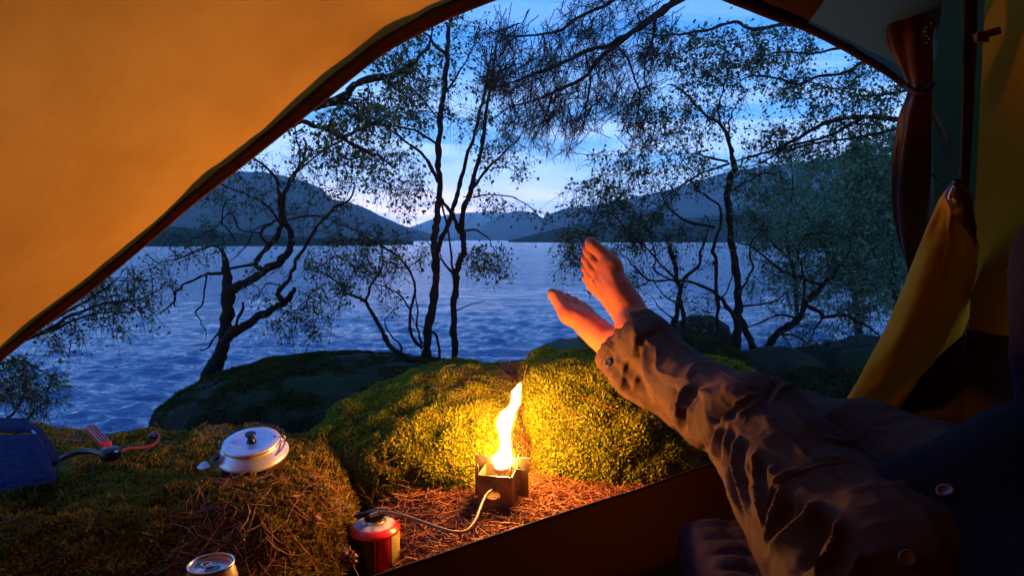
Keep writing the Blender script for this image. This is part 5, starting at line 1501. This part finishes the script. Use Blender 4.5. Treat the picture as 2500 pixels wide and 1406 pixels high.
# ------------------------------------------------------------------ gas canister with its hose
def canister():
    top = P(914, 1272, 1.30)
    c = np.array([top[0], top[1], top[2] - .108])
    t = thing('gas_canister', 'red shouldered gas canister with dark label, screwed to a braided hose, at the tent sill', 'canister', c)
    r = .0485
    th_off = R(-90)
    v, q = lathe([(0, 0), (r * .9, 0), (r, .004), (r, .086), (r, .090)], 96, c)
    # colour bands round the can by angle
    cen = v[q].mean(1) - c; a = (np.degrees(np.arctan2(cen[:, 1], cen[:, 0])) + 360) % 360
    mi = np.zeros(len(q), int)
    mi[(a > 288) & (a < 318)] = 1; mi[(a >= 321) | (a < 12)] = 2; mi[(a >= 318) & (a < 321)] = 0
    mi[(a > 282) & (a < 285)] = 1
    b = MB(); b.add(v, q, mat=mi); b.build('can_body', [M['can_label'], M['can_red'], M['can_tan']], t)
    v, q = lathe([(r, .090), (r * 1.02, .0915), (r * 1.02, .0935), (r * .985, .0955), (r * .93, .0995), (r * .80, .1035)], 96, c)
    b = MB(); b.add(v, q); b.build('shoulder', M['can_red'], t)
    v, q = lathe([(r * .80, .1035), (r * .66, .1065), (r * .48, .1085)], 96, c)
    b = MB(); b.add(v, q); b.build('top_label', M['can_white'], t)
    v, q = lathe([(r * .48, .1085), (r * .42, .1095), (r * .38, .113), (r * .34, .113), (r * .30, .108), (0, .108)], 64, c)
    b = MB(); b.add(v, q); b.build('valve_collar', M['brass'], t)
    v, q = lathe([(0, .108), (.013, .108), (.0175, .112), (.0175, .124), (.015, .128), (0, .129)], 32, c)
    v = c + (v - c) * np.array([1.15, 1, 1])
    b = MB(); b.add(v, q); vo = b.build('valve', M['blackp'], t)
    l = smooth_line([c + np.array([.022, -.004, .126]), c + np.array([-.01, -.008, .127]), c + np.array([-.036, -.012, .124])], 6)
    v, q = tubes(l, np.linspace(.0065, .0034, len(l)), 10); b = MB(); b.add(v, q)
    v, q = lathe([(0, -.003), (.003, 0), (0, .003)], 10, l[-1]); b.add(v, q)
    b.build('tap_lever', M['blackp'], t)
    hp = [(905, 1258, 1.285), (932, 1250, 1.28), (965, 1253, 1.268), (1010, 1266, 1.255), (1060, 1284, 1.235), (1105, 1297, 1.22), (1138, 1295, 1.225), (1160, 1270, 1.25), (1172, 1240, 1.28), (1184, 1213, 1.31), (1196, 1199, 1.325), (1210, 1194, 1.345), (1222, 1196, 1.37)]
    l = smooth_line([P(*q_) for q_ in hp], 8)
    v, q = tubes(l, np.full(len(l), .0031), 10); b = MB(); b.add(v, q); b.build('gas_hose', M['hose'], t)
    v, q = tubes(l[:7], np.full(7, .0042), 12); b = MB(); b.add(v, q); b.build('hose_ferrule', M['brass'], t)
canister()

# ------------------------------------------------------------------ kettle
def kettle():
    c = P(612, 1164, 1.33) + np.array([0, .025, .004])
    t = thing('kettle', 'squat aluminium kettle with flat lid and dark knob, sooty base, on the flat mossy rock', 'kettle', c)
    Rm = rx(R(-9)) ; Rm = rx(R(9)).T if False else rx(R(14))
    def put(name, v, q, m, smooth=True, par=None):
        v = np.asarray(v) + (np.array([0, 0, .012]) if name != 'base' else 0)
        b = MB(); b.add(c + (v * .90) @ Rm.T, q); return b.build(name, M[m], par or t, smooth=smooth)
    put('base', *lathe([(0, 0), (.056, 0), (.064, .006), (.071, .026), (.0735, .040)], 72), 'soot')
    put('kettle_body', *lathe([(.0735, .028), (.0765, .031), (.0768, .034), (.0745, .038), (.066, .048), (.0605, .053), (.0590, .0555), (.0590, .0585)], 96), 'alu')
    put('lid_rim', *lathe([(.0590, .0585), (.0612, .0590), (.0615, .0612), (.0600, .0618)], 96), 'brass')
    lid = put('lid', *lathe([(.0608, .0612), (.0606, .0640), (.0590, .0655), (.044, .0672), (.0405, .0668), (.037, .0635), (.020, .0622), (0, .0620)], 96), 'alu')
    put('knob', *lathe([(.0105, .062), (.0098, .066), (.0072, .070), (.0078, .076), (.0118, .079), (.0118, .083), (.0085, .0848), (.004, .083), (0, .083)], 40), 'blackp')
    # rivet
    put('rivet', *lathe([(0, .0018), (.002, .001), (.0024, 0)], 12, (.047, .016, .0668)), 'soot')
    # spout at the front left, a short open tube
    a = np.array([-.056, -.040, .036]); dv = np.array([-.30, -.42, .86]); dv /= np.linalg.norm(dv)
    l = np.array([a - dv * .012, a, a + dv * .010, a + dv * .018])
    v, q = tubes(l, np.array([.016, .0135, .012, .0125]), 24); v2, q2 = tubes(l[::-1], np.array([.0110, .0105, .010, .010]), 24)
    put('spout', np.vstack([v, v2]), np.vstack([q, q2 + len(v)]), 'alu')
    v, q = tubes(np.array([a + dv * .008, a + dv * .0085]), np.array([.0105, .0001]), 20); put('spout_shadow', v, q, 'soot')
    # bail handle folded down behind, with its two ears
    th = np.linspace(R(-28), R(208), 40)
    l = np.stack([.070 * np.cos(th), .070 * np.sin(th) + .004, .052 + .012 * np.sin(th)], -1)
    v, q = tubes(l, np.full(40, .0014), 8); put('bail_handle', v, q, 'soot')
    for sx, sy in ((1, .35), (-1, -.25)):
        th = np.linspace(0, 2 * math.pi, 20)
        e = np.array([sx * .0635, sy * .045, .058])
        l = e + np.stack([.006 * np.cos(th), 0 * th, .0085 * np.sin(th) + .004], -1)
        v, q = tubes(l, np.full(20, .0013), 6); put('handle_ear', v, q, 'brass')
kettle()

# ------------------------------------------------------------------ drink can
def can():
    tp = P(515, 1372, .88)
    c = np.array([tp[0], tp[1], tp[2] - .118])
    t = thing('drink_can', 'opened cream coloured drink can cut off by the bottom edge of the photo', 'drink can', c)
    def put(name, v, q, m, smooth=True):
        b = MB(); b.add(c + np.asarray(v), q); return b.build(name, M[m], t, smooth=smooth)
    put('can_body', *lathe([(0, 0), (.026, 0), (.0325, .006), (.033, .085), (.0325, .096), (.0300, .106), (.0280, .1125)], 72), 'cream')
    put('band', *lathe([(.0332, .070), (.0332, .092)], 72), 'can_red')
    put('rim', *lathe([(.0280, .1125), (.0292, .1150), (.0290, .1175), (.0278, .1180), (.0268, .1168), (.0262, .112)], 72), 'lid_alu')
    put('can_lid', *lathe([(.0262, .112), (.0245, .1105), (.0240, .1122), (.0, .1124)], 72), 'lid_alu')
    # mouth
    th = np.linspace(0, 2 * math.pi, 30)[:-1]
    xx_ = .0078 + .0085 * np.cos(th); yy = -.004 + .0105 * np.sin(th)
    Rr = rz(R(-28))
    v = np.stack([xx_ , yy, 0 * th + .1128], -1) @ Rr.T
    put('mouth_opening', v, [list(range(29))], 'blackp', False)
    # ring pull
    for rr0, off in ((.0062, -.0085), (.0036, -.0015)):
        th = np.linspace(0, 2 * math.pi, 24)
        l = np.stack([off + rr0 * np.cos(th), -.001 + rr0 * 1.0 * np.sin(th), 0 * th + .1140], -1) @ Rr.T
        v, q = tubes(l, np.full(24, .0011), 6); put('ring_pull', v, q, 'lid_alu')
can()

# ------------------------------------------------------------------ blue case, red tool, scraps
def case():
    c = P(70, 1200, 1.18)
    t = thing('folding_case', 'dark blue folded fabric case with pale piping, leaning at the far left edge', 'case', c)
    f0, f1, f2, f3 = P(-60, 1215, 1.15), P(22, 1203, 1.14), P(146, 1172, 1.18), P(96, 1056, 1.34)
    # front face as a padded slab
    def slab(name, q4, th_, m, nseg=14):
        q4 = np.array(q4); u = np.linspace(0, 1, nseg)
        U, V_ = np.meshgrid(u, u, indexing='ij')
        G = (q4[0] * ((1 - U) * (1 - V_))[..., None] + q4[1] * (U * (1 - V_))[..., None] + q4[2] * (U * V_)[..., None] + q4[3] * ((1 - U) * V_)[..., None])
        nn_ = np.cross(q4[1] - q4[0], q4[3] - q4[0]); nn_ /= np.linalg.norm(nn_)
        if nn_[1] > 0: nn_ = -nn_
        bul = (np.clip(np.minimum.reduce([U, 1 - U, V_, 1 - V_]) * 8, 0, 1)) ** .5
        A_ = G + nn_ * (th_ * bul)[..., None]; B_ = G - nn_ * (th_ * bul)[..., None]
        b = MB(); b.add(*sheet(A_)); b.add(*sheet(B_)); return b.build(name, M[m], t)
    slab('front_panel', [P(-90, 1215, 1.14), P(146, 1172, 1.17), P(92, 1058, 1.34), P(-60, 1062, 1.34)], .007, 'bluef')
    slab('back_panel', [P(-60, 1050, 1.36), P(100, 1055, 1.36), P(66, 1022, 1.44), P(-60, 1020, 1.44)], .005, 'bluef')
    slab('side_gusset', [P(118, 1125, 1.26), P(150, 1130, 1.30), P(98, 1040, 1.48), P(64, 1028, 1.44)], .004, 'bluef')
    l = smooth_line([P(60, 1030, 1.42), P(92, 1068, 1.33), P(116, 1122, 1.245)], 6); v, q = tubes(l, np.full(len(l), .0028), 8)
    b = MB(); b.add(v, q); b.build('piping', M['blueedge'], t)
case()
def tool():
    c = P(270, 1105, 1.42)
    t = thing('hand_tool', 'red ribbed grip with a black knob and thin curved red arm, lying on moss', 'tool', c)
    a, b_ = P(220, 1054, 1.55), P(262, 1100, 1.43)
    d = b_ - a; ln = np.linalg.norm(d); d /= ln; s = np.cross(d, [0, 0, 1]); s /= np.linalg.norm(s); u = np.cross(s, d)
    RM = np.stack([d, s, u], 1)
    b = MB(); v, f = box((a + b_) / 2 + u * .010, (ln / 2, .0105, .008), RM); b.add(v, f); g = b.build('grip', M['tool_red'], t, smooth=False)
    mo = g.modifiers.new('bevel', 'BEVEL'); mo.width = .004; mo.segments = 3
    for k in (-.006, 0, .006):
        b = MB(); v, f = box((a + b_) / 2 + u * .0185 + s * k, (ln / 2 * .9, .0012, .0015), RM); b.add(v, f); b.build('rib', M['tool_red'], t, smooth=False)
    b = MB(); v, q = lathe([(0, -.002), (.017, -.002), (.020, .004), (.020, .016), (.016, .022), (.006, .024), (0, .024)], 28, P(270, 1118, 1.40)); b.add(v, q); b.build('black_knob', M['blackp'], t)
    b = MB(); v, q = lathe([(.0, .0), (.003, .001), (.0042, .0)], 12, P(284, 1101, 1.385)); b.add(v, q); b.build('stud', M['lid_alu'], t)
    l = smooth_line([P(290, 1104, 1.42), P(315, 1094, 1.46), P(345, 1092, 1.49), (P(372, 1086, 1.51)), P(388, 1070, 1.54), P(380, 1054, 1.57), P(368, 1058, 1.56)], 6)
    b = MB(); v, q = tubes(l, np.full(len(l), .0036), 8); b.add(v, q); b.build('curved_arm', M['tool_dred'], t)
    l = smooth_line([P(262, 1112, 1.42), P(215, 1100, 1.46), P(170, 1110, 1.45), P(130, 1130, 1.40)], 6)
    b = MB(); v, q = tubes(l, np.full(len(l), .006), 8); b.add(v, q); b.build('black_arm', M['blackp'], t)
    b = MB(); v, q = lathe([(0, -.004), (.008, -.003), (.009, .004), (.005, .008), (0, .008)], 20, P(372, 1066, 1.55)); b.add(v, q); b.build('end_cap', M['blackp'], t)
tool()
def leafy(name, label, px, py, t_, sz, m, cat, ang=0., curl=.5, tilt=.6):
    c = P(px, py, t_)
    u = np.linspace(0, 1, 14); v = np.linspace(-1, 1, 9)
    U, V_ = np.meshgrid(u, v, indexing='ij')
    w = np.sin(U * math.pi) ** .8 * .36
    X = (U - .5); Y = V_ * w; Z = curl * (Y ** 2) * 1.2 + .18 * np.sin(U * 3) + .02 * vnoise(np.stack([U * 5, V_ * 2, 0 * U], -1), 3)
    G = np.stack([X, Y, Z], -1) * sz
    G = G @ (rz(ang) @ rx(tilt)).T + c
    b = MB(); b.add(*sheet(G))
    o = b.build(name, M[m], loc=c); o.modifiers.new('thickness', 'SOLIDIFY').thickness = .0005
    return tag(o, label, cat)
leafy('dry_leaf', 'curled brown leaf standing in the needles just below the kettle', 632, 1238, 1.19, .030, 'dryleaf', 'leaf', R(80), .9, R(60))
leafy('dry_leaf', 'small reddish leaf lying on the right edge of the kettle rock', 772, 1268, 1.14, .018, 'dryleaf', 'leaf', R(50), .5, R(30))
leafy('dry_leaf', 'orange leaf on the ground right of the stove under the bright moss', 1345, 1222, 1.40, .034, 'dryleaf', 'leaf', R(-30), .4, R(20))
leafy('leaf_scrap', 'pale bluish scrap on the rock at the foot of the kettle spout', 498, 1140, 1.34, .027, 'paper', 'leaf', R(5), .3, R(35))
def seedhead():
    c = P(850, 1362, 1.05)
    t = thing('dried_seed_head', 'round dried seed head on a thin stalk beside the gas canister', 'seed head', c)
    r = np.random.default_rng(5)
    b = MB()
    n_ = 90
    d = r.normal(0, 1, (n_, 3)); d /= np.linalg.norm(d, axis=1)[:, None]
    p0 = c + d * .004; p1 = c + d * .013 + r.normal(0, .0015, (n_, 3)); p2 = c + d * .012 + r.normal(0, .004, (n_, 3))
    v, q = tubes(np.stack([p0, p1, p2], 1), np.tile([.0012, .0016, .0005], (n_, 1)), 4); b.add(v, q, np.repeat(r.random(n_), 12))
    b.build('seeds', M['litter'], t)
    l = smooth_line([c, P(868, 1392, 1.04), P(885, 1430, 1.02), P(890, 1480, 1.02)], 6); v, q = tubes(l, np.full(len(l), .0009), 6)
    b = MB(); b.add(v, q); b.build('stalk', M['litter'], t)
seedhead()
